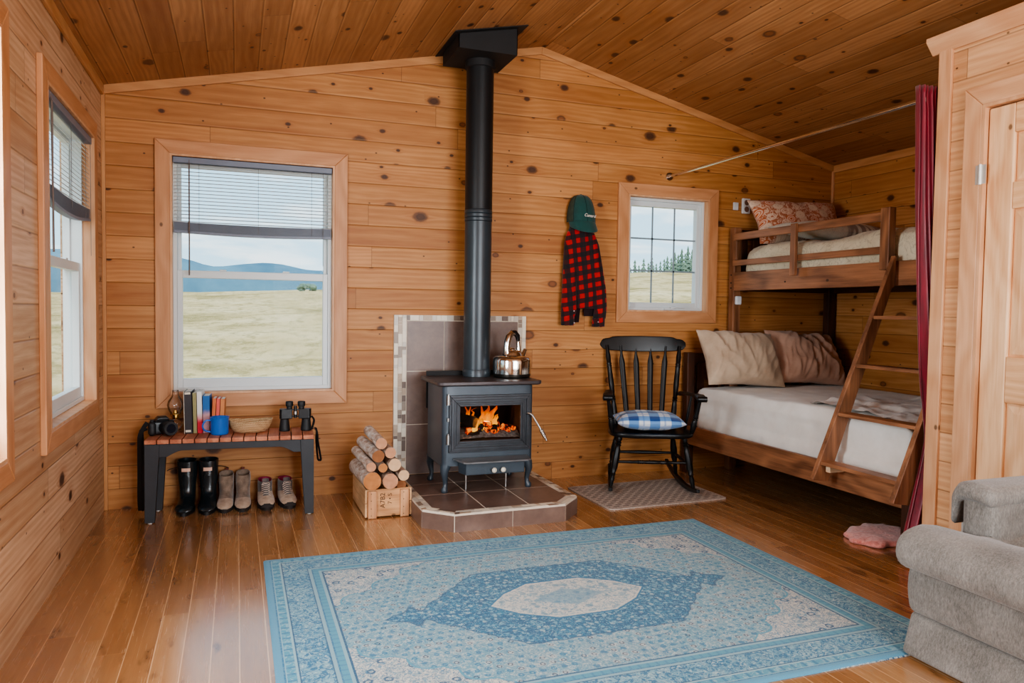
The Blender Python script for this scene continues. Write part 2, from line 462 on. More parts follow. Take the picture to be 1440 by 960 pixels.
wall_with_holes('wall_left', M_SIDE, YR, YB, 0.0, 2.47, [W_LEFT, W_NEAR], fl, 0.0, T)
mb = MB(); mb.box(XR, XR + T, YR, YB, 0.0, 2.44); struct(mb.build('wall_right', pine('pine_alcove_wall', 'y', 'z', base=(174, 119, 68), light=(198, 146, 94), seed=7.0), smooth=0))
mb = MB(); mb.box(XL - T, XR + T, YR - T, YB + T, -0.12, 0.0); struct(mb.build('floor', M_FLOOR, smooth=0))
mb = MB()
mb.prism([(XL - .2, ceil_z(XL) - .2 * .2132), (XRIDGE, ZRIDGE), (XRIDGE, ZRIDGE + .1), (XL - .2, ceil_z(XL) + .06)], YR - T, YB + T, 'y')
mb.prism([(XRIDGE, ZRIDGE), (XR + .2, 2.422 - .2 * .2349), (XR + .2, 2.48), (XRIDGE, ZRIDGE + .1)], YR - T, YB + T, 'y')
struct(mb.build('ceiling', M_CEIL, smooth=0))

# trims: sloping boards under the ceiling on the back wall, corner strips, top of the left wall
def trim(n, mb, mat, bev=0.003): struct(mb.build('trim_%d' % n, mat, smooth=0, bevel=bev))
mb = MB(); mb.prism([(XL, ceil_z(XL) - .05), (XRIDGE, ZRIDGE - .05), (XRIDGE, ZRIDGE + .002), (XL, ceil_z(XL) + .002)], YB - .018, YB, 'y'); trim(1, mb, trimwood('x'))
mb = MB(); mb.prism([(XRIDGE, ZRIDGE - .05), (XR, ceil_z(XR) - .05), (XR, ceil_z(XR) + .002), (XRIDGE, ZRIDGE + .002)], YB - .018, YB, 'y'); trim(2, mb, trimwood('x'))
mb = MB(); mb.box(XL, XL + .02, YB - .02, YB, 0, ceil_z(XL) - .04); trim(3, mb, trimwood('z'))
mb = MB(); mb.box(XR - .02, XR, YB - .02, YB, 0, ceil_z(XR) - .04); trim(4, mb, trimwood('z', True))
mb = MB(); mb.box(XL, XL + .018, YR, YB - .02, ceil_z(XL) - .055, ceil_z(XL) + .002); trim(5, mb, trimwood('y'))
mb = MB(); mb.box(XR - .018, XR, YR, YB - .02, ceil_z(XR) - .055, ceil_z(XR) + .002); trim(6, mb, trimwood('y'))

# windows ----------------------------------------------------------
MUNT = plain('grey_muntin', lin(134, 150, 158), .4, nscale=5)
def window(n, hole, mapf, kind, flip=False):
    a0, a1, z0, z1 = hole
    ca, cz = (a0 + a1) / 2, z0
    base = mapf(ca, 0.05, z0)
    root = bpy.data.objects.new('window_%d' % n, None); COL.objects.link(root); root.location = base
    root.matrix_basis = Matrix.Translation(base); root['kind'] = 'structure'
    def bx(mb, A0, A1, d0, d1, Z0, Z1):
        A, B = mapf(A0, d0, Z0), mapf(A1, d1, Z1)
        lo = [min(p, q) for p, q in zip(A, B)]; hi = [max(p, q) for p, q in zip(A, B)]
        mb.box(lo[0], hi[0], lo[1], hi[1], lo[2], hi[2])
    c = 0.082; th = -0.024
    inner = [(a0, z0), (a1, z0), (a1, z1), (a0, z1)]; outer = [(a0 - c, z0 - c), (a1 + c, z0 - c), (a1 + c, z1 + c), (a0 - c, z1 + c)]
    horiz = 'x' if mapf is not fl else 'y'
    for k in range(4):
        mb = MB(); q = [inner[k], inner[(k + 1) % 4], outer[(k + 1) % 4], outer[k]]
        mb.add([mapf(p[0], 0.0, p[1]) for p in q] + [mapf(p[0], th, p[1]) for p in q], [(0, 1, 2, 3), (7, 6, 5, 4), (0, 4, 5, 1), (1, 5, 6, 2), (2, 6, 7, 3), (3, 7, 4, 0)])
        mb.build('casing', wood('window_trim_' + (horiz if k % 2 == 0 else 'z'), horiz if k % 2 == 0 else 'z', lin(176, 120, 78), lin(204, 150, 108), fine=0.7, knots=0.14, rough=0.45), root, smooth=0, bevel=0.004)
    mb = MB(); j = 0.012
    bx(mb, a0, a0 + j, th, .04, z0, z1); bx(mb, a1 - j, a1, th, .04, z0, z1); bx(mb, a0 + j, a1 - j, th, .04, z0, z0 + j); bx(mb, a0 + j, a1 - j, th, .04, z1 - j, z1)
    mb.build('jamb', trimwood('z', True), root, smooth=0)
    def frame(mb, A0, A1, Z0, Z1, w, d0, d1, wb=None, wt=None):
        wb = wb or w; wt = wt or w
        bx(mb, A0, A0 + w, d0, d1, Z0, Z1); bx(mb, A1 - w, A1, d0, d1, Z0, Z1); bx(mb, A0 + w, A1 - w, d0, d1, Z0, Z0 + wb); bx(mb, A0 + w, A1 - w, d0, d1, Z1 - wt, Z1)
    i0, i1, k0, k1 = a0 + j, a1 - j, z0 + j, z1 - j
    if kind == 'hung':
        mid = z0 + (z1 - z0) * 0.51
        mb = MB(); frame(mb, i0, i1, k0, k1, .022, .034, .125); mb.build('outer_frame', WHITE_VINYL, root, smooth=0, bevel=.002)
        mb = MB(); frame(mb, i0 + .022, i1 - .022, k0 + .014, mid + .018, .030, .045, .080, .062, .046); lower = mb.build('lower_sash', WHITE_VINYL, root, smooth=0, bevel=.003)
        mb = MB(); bx(mb, i0 + .05, i1 - .05, .060, .066, k0 + .07, mid - .02); mb.build('glass_pane', GLASS, lower, smooth=0)
        mb = MB(); frame(mb, i0 + .022, i1 - .022, mid - .02, k1 - .018, .022, .086, .118, .035, .03); upper = mb.build('upper_sash', WHITE_VINYL, root, smooth=0, bevel=.003)
        mb = MB(); bx(mb, i0 + .04, i1 - .04, .100, .106, mid + .01, k1 - .045); mb.build('glass_pane', GLASS, upper, smooth=0)
        mb = MB()
        for q in (0.3, 0.7): bx(mb, i0 + (i1 - i0) * q - .02, i0 + (i1 - i0) * q + .02, .05, .075, mid + .018, mid + .028)
        mb.build('latch', WHITE_VINYL, lower, smooth=0, bevel=.003)
    else:
        mb = MB(); frame(mb, i0, i1, k0, k1, .020, .030, .125); mb.build('outer_frame', WHITE_VINYL, root, smooth=0, bevel=.002)
        mb = MB(); frame(mb, i0 + .018, i1 - .018, k0 + .018, k1 - .018, .034, .05, .10, .04, .04); sash = mb.build('casement_sash', WHITE_VINYL, root, smooth=0, bevel=.003)
        mb = MB(); bx(mb, i0 + .04, i1 - .04, .070, .076, k0 + .045, k1 - .045); mb.build('glass_pane', GLASS, sash, smooth=0)
        A0, A1, Z0, Z1 = i0 + .05, i1 - .05, k0 + .056, k1 - .056
        for q in (1 / 3, 2 / 3):
            mb = MB(); bx(mb, A0 + (A1 - A0) * q - .006, A0 + (A1 - A0) * q + .006, .064, .069, Z0, Z1); mb.build('muntin', MUNT, sash, smooth=0)
            mb = MB(); bx(mb, A0, A1, .0640, .0685, Z0 + (Z1 - Z0) * q - .006, Z0 + (Z1 - Z0) * q + .006); mb.build('muntin', MUNT, sash, smooth=0)
        mb = MB(); bx(mb, ca - .01, ca + .08, .012, .045, k0 + .004, k0 + .018); mb.tube([mapf(ca + .05, .016, k0 + .018), mapf(ca + .10, .010, k0 + .026), mapf(ca + .17, .012, k0 + .022)], .006, 8)
        mb.build('crank_handle', WHITE_VINYL, root, smooth=40, bevel=.002)
    return root
window(1, W_LEFT, fl, 'hung'); window(2, W_BACK, fb, 'hung'); window(3, W_SMALL, fb, 'casement'); window(4, W_NEAR, fl, 'hung')
window(5, W_REAR_ASSUMED, fr_, 'hung')  # unseen window assumed in the rear wall, host to the fill lamp

# closet block with the panelled pine door (flat topped, lower than the ceiling)
CX, CY, CT = 3.10, 2.61, 2.46
D0, D1, DT = 1.58, 2.392, 2.135
fc = lambda a, d, z: (CX + d, a, z)
wall_with_holes('wall_closet', M_CLOSET, YR, CY, 0.0, CT, [(D0, D1, -1, DT)], fc, 0.0, .10,
                lambda mb: (mb.box(CX + .10, XR, CY - .10, CY, 0, CT), mb.box(CX + .10, XR, YR, CY - .10, CT - .05, CT)))
mb = MB(); mb.box(CX - .016, CX, CY - .052, CY + .016, 0, CT - .02); trim(7, mb, trimwood('z', True))
mb = MB()
pr = [(CX, CT - .03), (CX - .012, CT - .03), (CX - .055, CT + .025), (CX - .055, CT + .045), (CX, CT + .045)]
mb.prism([(p[0], p[1]) for p in pr], YR, CY + .055, 'y'); trim(8, mb, trimwood('y', True))
mb = MB(); pr = [(CY, CT - .03), (CY + .012, CT - .03), (CY + .055, CT + .025), (CY + .055, CT + .045), (CY, CT + .045)]
mb.prism(pr, CX + .001, XR, 'x'); trim(9, mb, trimwood('x', True))

DOORW = wood('door_pine_z', 'z', lin(206, 152, 108), lin(238, 200, 158), fine=0.9, rings=9, knots=0.05, rough=0.4)
DOORH = wood('door_pine_y', 'y', lin(204, 150, 106), lin(232, 190, 146), fine=1.0, rings=26, rough=0.4)
door = bpy.data.objects.new('door_1', None); COL.objects.link(door); door.location = (CX, D1, 0); door.matrix_basis = Matrix.Translation((CX, D1, 0)); door['kind'] = 'structure'
cw = 0.088
for q, ax in (([(D0, 0), (D0 - cw, 0), (D0 - cw, DT + cw), (D0, DT)], 'z'), ([(D1, 0), (D1, DT), (D1 + cw, DT + cw), (D1 + cw, 0)], 'z'), ([(D0, DT), (D0 - cw, DT + cw), (D1 + cw, DT + cw), (D1, DT)], 'y')):
    mb = MB(); mb.prism(q, CX - .022, CX, 'x'); mb.build('casing', trimwood(ax, True), door, smooth=0, bevel=.005)
mb = MB(); mb.box(CX - .022, CX + .1, D1 - .014, D1, 0, DT); mb.box(CX - .022, CX + .1, D0, D0 + .014, 0, DT); mb.box(CX - .022, CX + .1, D0 + .014, D1 - .014, DT - .014, DT); mb.build('jamb', trimwood('z', True), door, smooth=0)
e0, e1 = D0 + .018, D1 - .018; dx0, dx1 = CX + .0, CX + .036; st = .118
mb = MB(); mb.box(dx0, dx1, e0, e0 + st, .01, DT - .02); mb.box(dx0, dx1, e1 - st, e1, .01, DT - .02); ym = (e0 + e1) / 2
mb.box(dx0, dx1, ym - .05, ym + .05, .23, 1.99)
leaf = mb.build('door_leaf', DOORW, door, smooth=0, bevel=.006)
mb = MB()
for z0, z1 in ((.01, .23), (.834, 1.034), (1.666, 1.78), (1.99, DT - .02)): mb.box(dx0 + .0005, dx1, e0 + st, e1 - st, z0, z1)
mb.build('rail', DOORH, leaf, smooth=0, bevel=.004)
for ya, yb in ((e0 + st, ym - .05), (ym + .05, e1 - st)):
    for za, zb in ((.23, .834), (1.034, 1.666), (1.78, 1.99)):
        mb = MB(); r1 = [(dx0 + .02, ya, za), (dx0 + .02, yb, za), (dx0 + .02, yb, zb), (dx0 + .02, ya, zb)]
        k = .045; r2 = [(dx0 + .006, ya + k, za + k), (dx0 + .006, yb - k, za + k), (dx0 + .006, yb - k, zb - k), (dx0 + .006, ya + k, zb - k)]
        g = .012; r0 = [(dx0 + .012, ya + g, za + g), (dx0 + .012, yb - g, za + g), (dx0 + .012, yb - g, zb - g), (dx0 + .012, ya + g, zb - g)]
        mb.loft([r1, r0, r2], False, True); mb.build('panel', DOORW, leaf, smooth=0)
for zc in (1.83, .25):
    mb = MB(); mb.cyl((CX - .026, D1 - .004, zc - .044), (CX - .026, D1 - .004, zc + .044), .0075, n=10); mb.box(CX - .024, CX - .0225, D1 - .03, D1 + .02, zc - .042, zc + .042); mb.build('hinge', plain('zinc', lin(208, 206, 200), .35, .6, nscale=9), door, smooth=40)
mb = MB(); mb.cyl((CX - .03, e0 + .06, .98), (CX, e0 + .06, .98), .012); mb.ball((CX - .05, e0 + .06, .98), .028); mb.build('knob', BRASS, leaf, smooth=60)

# ================================================================ blinds
BLIND = plain('grey_blind_slat', lin(206, 210, 212), 0.5, nscale=5, namt=0.05)
BLINDRAIL = plain('slate_blind_rail', lin(112, 120, 136), 0.45, nscale=5, namt=0.08)
CORD = plain('blind_cord', lin(120, 116, 112), 0.7, nscale=9)
WAND = plain('brown_wand', lin(104, 88, 80), 0.4, nscale=9)
def blind(mapf, a0, a1, ztop, zstack, label, wand_a, wand_len, sag, tilt=.004):
    d0 = -.004; loc = mapf((a0 + a1) / 2, 0.01, zstack - .05)
    t = thing('window_blind', label, 'blind', loc)
    def bx(mb, A0, A1, da, db, Z0, Z1):
        A, B = mapf(A0, da, Z0), mapf(A1, db, Z1)
        mb.box(*[q for p in zip([min(p, q) for p, q in zip(A, B)], [max(p, q) for p, q in zip(A, B)]) for q in p])
    mb = MB(); bx(mb, a0, a1, d0 - .008, .026, ztop - .034, ztop); mb.build('head_rail', BLINDRAIL, t, smooth=0, bevel=.003)
    mb = MB(); n = int((ztop - .045 - zstack) / .0212)
    for i in range(n + 1):
        z = zstack + .006 + i * .0212
        c = [(a0 + .006, -.001, z - tilt), (a1 - .006, -.001, z - tilt), (a1 - .006, .0105, z + .0012), (a0 + .006, .0105, z + .0012), (a1 - .006, .022, z + tilt), (a0 + .006, .022, z + tilt)]
        mb.add([mapf(*p) for p in c], [(0, 1, 2, 3), (3, 2, 4, 5)])
    mb.build('slats', BLIND, t, smooth=0, solid=.0012)
    mb = MB(); N = 16
    for k in range(15):
        zz = zstack - .0465 + k * .0033
        rows = []
        for i in range(N + 1):
            a = a0 + .006 + (a1 - a0 - .012) * i / N; s = -sag * math.sin(PI * i / N) * (1 - k / 22)
            rows.append([mapf(a, -.003, zz + s), mapf(a, .024, zz + s), mapf(a, .024, zz + s + .0022), mapf(a, -.003, zz + s + .0022)])
        mb.loft(rows)
    mb.build('stacked_slats', BLINDRAIL, t, smooth=0)
    mb = MB(); rows = []
    for i in range(N + 1):
        a = a0 + .004 + (a1 - a0 - .008) * i / N; s = -sag * math.sin(PI * i / N)
        rows.append([mapf(a, -.005, zstack - .060 + s), mapf(a, .026, zstack - .060 + s), mapf(a, .026, zstack - .047 + s), mapf(a, -.005, zstack - .047 + s)])
    mb.loft(rows); mb.build('bottom_rail', BLINDRAIL, t, smooth=30)
    for q in (0.155, 0.52, 0.865):
        mb = MB(); a = a0 + (a1 - a0) * q
        mb.tube([mapf(a, -.0055, ztop - .03), mapf(a, -.0055, zstack - .05)], .0011, 6); mb.build('ladder_cord', CORD, t, smooth=60)
    mb = MB(); mb.tube([mapf(wand_a, -.016, ztop - .04), mapf(wand_a, -.018, ztop - wand_len)], .0042, 8)
    mb.tube([mapf(wand_a, -.010, ztop - .012), mapf(wand_a, -.016, ztop - .04)], .002, 6); mb.build('tilt_wand', WAND, t, smooth=60)
    mb = MB(); a = a1 - .055
    mb.tube([mapf(a, -.014, ztop - .03), mapf(a, -.014, ztop - .62)], .0014, 6); mb.build('pull_cord', CORD, t, smooth=60)
blind(fb, W_BACK[0] + .016, W_BACK[1] - .016, W_BACK[3] - .015, 1.70, 'half-raised slatted blind on the window above the slatted bench', W_BACK[0] + .105, .70, .012)
blind(fl, W_LEFT[0] + .016, W_LEFT[1] - .016, W_LEFT[3] - .015, 1.70, 'half-raised slatted blind on the side-wall window near the corner', W_LEFT[0] + .10, .66, .03, .0105)

# ================================================================ hearth and tiled surround
def tile_material():
    m = mat_begin('brown_slate_tile'); co = objco()
    a = noise(co, 5.0, 4.0, 0.6, 0.5); b = noise(co, 30.0, 3.0, 0.6)
    t = (a - 0.5) * 1.1 + (b - 0.5) * 0.4 + 0.5
    c = ramp(sat(t), [(0.1, lin(88, 68, 60)), (0.9, lin(134, 110, 98))])
    mat_end(principled(c, 0.36, 0.0, b, 0.1, 0.003)); return m
TILE = tile_material()
GROUT = plain('pale_grout', lin(214, 200, 182), 0.8, nscale=40, namt=0.08)
MOS = [plain('mosaic_cream', lin(222, 210, 190), .35, nscale=30, namt=.06), plain('mosaic_tan', lin(172, 150, 128), .35, nscale=30, namt=.08), plain('mosaic_brown', lin(104, 84, 72), .35, nscale=30, namt=.1), plain('mosaic_grey', lin(196, 186, 172), .35, nscale=30, namt=.06), plain('mosaic_mid', lin(140, 122, 106), .35, nscale=30, namt=.08)]
rnd = random.Random(3)
def mosaic_strip(mb, p0, p1, nrm, width, rows, side, th):
    """rows of little stones of mixed length along p0-p1; side = direction across"""
    p0, p1, side, nrm = Vector(p0), Vector(p1), Vector(side), Vector(nrm)
    d = (p1 - p0); L = d.length; d.normalize()
    rw = width / rows
    for r in range(rows):
        s = 0.0
        while s < L - .004:
            l = min(rnd.choice([.022, .03, .045, .06, .075]), L - s)
            if L - s - l < .012: l = L - s
            a = p0 + d * (s + .0012) + side * (r * rw + .0012); b = d * (l - .0024); w = side * (rw - .0024)
            q = [a, a + b, a + b + w, a + w]; h = nrm * (th + rnd.uniform(-.0008, .0012))
            mb.add(q + [p + h for p in q], [(4, 5, 6, 7), (0, 1, 5, 4), (1, 2, 6, 5), (2, 3, 7, 6), (3, 0, 4, 7)], rnd.choice([0, 0, 0, 1, 1, 2, 3, 3, 4]))
            s += l
H = [(.955, 4.842), (.955, 3.965), (1.100, 3.825), (1.765, 3.845), (1.905, 3.99), (1.905, 4.842)]
HZ = 0.10
t = thing('tiled_hearth', 'low brown tiled hearth platform with clipped corners under the stove', 'hearth', (1.43, 4.3, 0))
mb = MB(); mb.prism(H, 0, HZ - .0022, 'z'); mb.build('platform', GROUT, t, smooth=0)
mb = MB(); g = .0025
for i in range(5):
    a, b = Vector((*H[i], 0)), Vector((*H[i + 1], 0)); d = (b - a); L = d.length; d.normalize(); n = Vector((d.y, -d.x, 0))
    if n.dot(Vector((1.43, 4.3, 0)) - a) > 0: n = -n
    cuts = {0: [0, .29, .58, L], 1: [0, L], 2: [0, L * .51, L], 3: [0, L], 4: [0, .29, .58, L]}[i]
    for s0, s1 in zip(cuts, cuts[1:]):
        q = [a + d * (s0 + g), a + d * (s1 - g)]
        vs = [q[0], q[1], q[1] + Vector((0, 0, HZ - .012)), q[0] + Vector((0, 0, HZ - .012))]
        mb.add(vs + [p + n * .004 for p in vs], [(4, 5, 6, 7), (0, 1, 5, 4), (1, 2, 6, 5), (2, 3, 7, 6), (3, 0, 4, 7)])
mb.build('side_tiles', TILE, t, smooth=0)
def inset(poly, k):
    out = []; n = len(poly); cen = Vector((1.43, 4.35))
    for i in range(n):
        p, a, b = Vector(poly[i]), Vector(poly[i - 1]), Vector(poly[(i + 1) % n])
        def off(u, v):
            d = (v - u).normalized(); m = Vector((-d.y, d.x)); m = m if m.dot(cen - u) > 0 else -m
            return u + m * k, d
        (o1, d1), (o2, d2) = off(a, p), off(p, b)
        den = d1.x * d2.y - d1.y * d2.x
        s = ((o2.x - o1.x) * d2.y - (o2.y - o1.y) * d2.x) / den if abs(den) > 1e-6 else 0
        out.append(tuple(o1 + d1 * s))
    return out
HI = inset(H, .062); HI[0] = (HI[0][0], 4.842); HI[5] = (HI[5][0], 4.842)
mb = MB()
for i in range(5):
    a, b = Vector((*H[i], HZ - .006)), Vector((*H[i + 1], HZ - .006)); c, d = Vector((*HI[i], HZ - .006)), Vector((*HI[i + 1], HZ - .006))
    steps = max(2, int((b - a).length / .045)); 
    for r in range(2):
        s = 0
        while s < steps:
            l = min(rnd.choice([.6, 1, 1.4, 1.9]), steps - s)
            if steps - s - l < .4: l = steps - s
            def pt(u, w): return a.lerp(b, u).lerp(c.lerp(d, u), w)
            u0, u1 = s / steps + .012 / steps * 1.5, (s + l) / steps - .012 / steps * 1.5; w0, w1 = r * .5 + .02, r * .5 + .48
            q = [pt(u0, w0), pt(u1, w0), pt(u1, w1), pt(u0, w1)]; hh = Vector((0, 0, .006 + rnd.uniform(0, .0012)))
            mb.add(q + [p + hh for p in q], [(4, 5, 6, 7), (0, 1, 5, 4), (1, 2, 6, 5), (2, 3, 7, 6), (3, 0, 4, 7)], rnd.choice([0, 0, 0, 1, 3, 3, 3, 4, 2]))
            s += l
mb.build('mosaic_border', MOS, t, smooth=0)
def clip(poly, ax, val, keep_less):
    out = []
    for i in range(len(poly)):
        p, q = poly[i - 1], poly[i]; pi, qi = (p[ax] <= val) == keep_less, (q[ax] <= val) == keep_less
        if pi != qi:
            s = (val - p[ax]) / (q[ax] - p[ax]); out.append(tuple(p[k] + (q[k] - p[k]) * s for k in range(2)))
        if qi: out.append(q)
    return out
mb = MB(); xs = [1.0, 1.043, 1.303, 1.562, 1.822, 1.9]; ys = [3.8, 3.99, 4.27, 4.55, 4.842]
xs = [1.0, 1.30, 1.562, 1.86]; ys = [3.8, 4.27, 4.55, 4.842]
for i in range(3):
    for j in range(3):
        q = clip(clip(clip(clip(HI, 0, xs[i] + .0042, False), 0, xs[i + 1] - .0042, True), 1, ys[j] + .0042, False), 1, ys[j + 1] - .0042, True)
        if len(q) > 2: mb.prism(q, HZ - .006, HZ - .0005, 'z')
mb.build('top_tiles', TILE, t, smooth=0)

t = thing('tile_wall_surround', 'brown tile wall panel with mosaic border behind the stove', 'wall tiling', (1.43, 4.86, .1))
X0, X1, Z0, Z1 = .968, 1.898, .101, 1.163
mb = MB(); mb.box(X0, X1, YB - .018, YB - .001, Z0, Z1); mb.build('backer', GROUT, t, smooth=0)
mb = MB(); yy = YB - .018
cx = [1.052, 1.308, 1.562, 1.838]; cz = [.101, .434, .790, 1.126]
for i in range(3):
    for j in range(3): mb.box(cx[i] + .0025, cx[i + 1] - .0025, yy - .004, yy, cz[j] + .0025, cz[j + 1] - .0025)
mb.build('tiles', TILE, t, smooth=0)
mb = MB()
mosaic_strip(mb, (X0, yy, Z0), (X0, yy, Z1), (0, -1, 0), .082, 3, (1, 0, 0), .004)
mosaic_strip(mb, (X1 - .058, yy, Z0), (X1 - .058, yy, Z1), (0, -1, 0), .058, 2, (1, 0, 0), .004)
mosaic_strip(mb, (X0 + .084, yy, 1.128), (X1 - .06, yy, 1.128), (0, -1, 0), .035, 1, (0, 0, 1), .004)
mb.build('mosaic_border', MOS, t, smooth=0)

# ================================================================ wood stove
S = thing('wood_stove', 'black cast iron wood stove with a glazed door and fire inside', 'stove', (1.44, 4.46, HZ))
sx0, sx1, sy0, sy1, sz0, sz1 = 1.150, 1.732, 4.275, 4.665, .262, .752
def rrect(x0, x1, y0, y1, r, z, n=5):
    out = []
    for cx_, cy_, a in ((x1 - r, y1 - r, 0), (x0 + r, y1 - r, 90), (x0 + r, y0 + r, 180), (x1 - r, y0 + r, 270)):
        for k in range(n + 1):
            th = R(a + 90 * k / n); out.append((cx_ + r * math.cos(th), cy_ + r * math.sin(th), z))
    return out
# body: hollow shell, open where the door's glass is
ox0, ox1, oz0, oz1 = 1.235, 1.665, .392, .640
mb = MB()
mb.box(sx0 + .03, sx1 - .03, sy1 - .02, sy1, sz0, sz1)
for xa, s in ((sx0, 1), (sx1, -1)):
    prof = [(xa + s * .03 - s * .03 * math.cos(R(a)), sy0 + .03 - .03 * math.sin(R(a))) for a in (0, 20, 40, 60, 75, 90)]
    prof += [(ox0 if s > 0 else ox1, sy0), (ox0 if s > 0 else ox1, sy0 + .02), (xa + s * .03, sy0 + .03), (xa + s * .02, sy1 - .03), (xa + s * .03, sy1), (xa, sy1 - .02)]
    if s < 0: prof = prof[::-1]
    mb.prism(prof, sz0, sz1, 'z')
mb.box(ox0, ox1, sy0, sy0 + .02, sz0, oz0); mb.box(ox0, ox1, sy0, sy0 + .02, oz1, sz1)
mb.box(sx0 + .02, sx1 - .02, sy0 + .01, sy1 - .01, sz0 + .001, sz0 + .02); mb.box(sx0 + .02, sx1 - .02, sy0 + .01, sy1 - .01, sz1 - .02, sz1 - .001)
mb.build('body', BLACK_IRON, S, smooth=40)
FIREBRICK = plain('sooty_firebrick', lin(40, 28, 24), 0.9, nscale=12, namt=0.4, bump=0.3, bscale=80)
mb = MB()
mb.box(sx0 + .045, sx1 - .045, sy1 - .05, sy1 - .025, .30, .70); mb.box(sx0 + .03, sx0 + .055, sy0 + .035, sy1 - .05, .30, .70); mb.box(sx1 - .055, sx1 - .03, sy0 + .035, sy1 - .05, .30, .70)
mb.box(sx0 + .055, sx1 - .055, sy0 + .035, sy1 - .05, .30, .405)
mb.box(sx0 + .055, sx1 - .055, sy0 + .08, sy1 - .05, .640, .66)
mb.build('firebox_lining', FIREBRICK, S, smooth=0)
TOPM = plain('stove_top_plate', lin(74, 66, 66), 0.38, 0.3, nscale=9, namt=0.15, bump=0.1, bscale=300)
mb = MB(); a = rrect(1.112, 1.778, 4.236, 4.715, .035, .752); b = rrect(1.112, 1.778, 4.236, 4.715, .035, .772); c_ = rrect(1.122, 1.768, 4.246, 4.705, .03, .746)
mb.loft([c_, a, b]); mb.build('top_plate', TOPM, S, smooth=30, bevel=.003)
mb = MB(); mb.box(1.155, 1.735, 4.712, 4.722, .56, .802); mb.build('rear_heat_shield', BLACK_MATT, S, smooth=0, bevel=.002)
# door
dy = sy0 - .002
DX0, DX1, DZ0, DZ1 = 1.186, 1.708, .345, .690
mb = MB()
def dframe(mb, A0, A1, B0, B1, w, y0, y1):
    q = [(A0, B0), (A1, B0), (A1, B1), (A0, B1)]; r = [(A0 + w, B0 + w), (A1 - w, B0 + w), (A1 - w, B1 - w), (A0 + w, B1 - w)]
    for k in range(4):
        n = (k + 1) % 4; mb.prism([q[k], q[n], r[n], r[k]], y0, y1, 'y')
dframe(mb, DX0, DX1, DZ0, DZ1, .068, dy - .014, dy)
dframe(mb, DX0 + .012, DX1 - .012, DZ0 + .012, DZ1 - .012, .018, dy - .022, dy - .012)
dframe(mb, DX0 + .044, DX1 - .044, DZ0 + .044, DZ1 - .044, .012, dy - .020, dy - .012)
DOORM = plain('stove_door_iron', lin(58, 60, 64), 0.36, 0.45, nscale=12, namt=0.25, bump=0.1, bscale=300)
D = mb.build('door', DOORM, S, smooth=0, bevel=.002)
STGLASS = glass_material('stove_glass', (0.92, 0.88, 0.84), 0.05)
mb = MB(); mb.box(DX0 + .06, DX1 - .06, dy - .007, dy - .003, DZ0 + .06, DZ1 - .06); mb.build('glass_pane', STGLASS, D, smooth=0)
for zc in (.662, .425):
    mb = MB(); mb.cyl((DX0 - .006, dy - .014, zc - .028), (DX0 - .006, dy - .014, zc + .028), .011, n=12); mb.cyl((DX0 - .006, dy - .014, zc + .028), (DX0 - .006, dy - .014, zc + .036), .006, n=10); mb.build('hinge', BRUSHED, D, smooth=40)
mb = MB(); mb.cyl((DX0 - .006, dy - .012, .535), (DX0 - .006, dy - .012, .555), .007, n=10); mb.build('latch_pin', BRUSHED, D, smooth=40)
mb = MB(); hp = [(DX1 - .024, dy - .016, .570), (DX1 - .016, dy - .04, .572), (DX1 - .004, dy - .052, .562), (DX1 + .042, dy - .075, .478)]
mb.tube(hp, [.008, .008, .0065, .006], 10); h = mb.build('door_handle', BRUSHED, D, smooth=60)
mb = MB(); p0, p1 = Vector(hp[-1]), Vector((DX1 + .078, dy - .092, .405)); pts = []
ax = (p1 - p0).normalized(); e1 = ax.cross(Vector((0, 1, 0))).normalized(); e2 = ax.cross(e1)
for k in range(9 * 10 + 1):
    s = k / 90; rr = .0105 * (0.75 + .5 * math.sin(PI * min(1, s * 1.1))) * (1 - .35 * s)
    pts.append(p0.lerp(p1, s) + e1 * (rr * math.cos(2 * PI * 9 * s)) + e2 * (rr * math.sin(2 * PI * 9 * s)))
mb.tube(pts, .0032, 6); mb.build('coil_grip', CHROME, h, smooth=60)
# ash lip, drawer box, knobs
mb = MB(); mb.prism([(1.212, 4.268), (1.690, 4.268), (1.662, 4.130), (1.640, 4.120), (1.262, 4.120), (1.240, 4.130)],   .300, .311, 'z'); mb.build('ash_lip', plain('lit_steel_lip', lin(112, 114, 116), .38, .4, nscale=14, namt=.2), S, smooth=0, bevel=.004)  # paler than the stove: light caught on its top put into the colour
mb = MB(); mb.prism([(1.245, 4.262), (1.655, 4.262), (1.635, 4.165), (1.265, 4.165)], .225, .299, 'z'); dr = mb.build('air_box', BLACK_IRON, S, smooth=0, bevel=.004)
for xk in (1.435, 1.492):
    mb = MB(); mb.cyl((xk, 4.166, .252), (xk, 4.150, .252), .005, n=10); mb.lathe([(.004, 0), (.014, .002), (.016, .008), (.012, .014), (.004, .016)], (0, 0, 0), 14)
    for v in mb.v[-14 * 5:]:
        v.xyz = (xk + v.x, 4.152 - v.z, .252 + v.y)
    mb.build('knob', plain('cream_knob', lin(214, 204, 186), .35, nscale=20), dr, smooth=40)
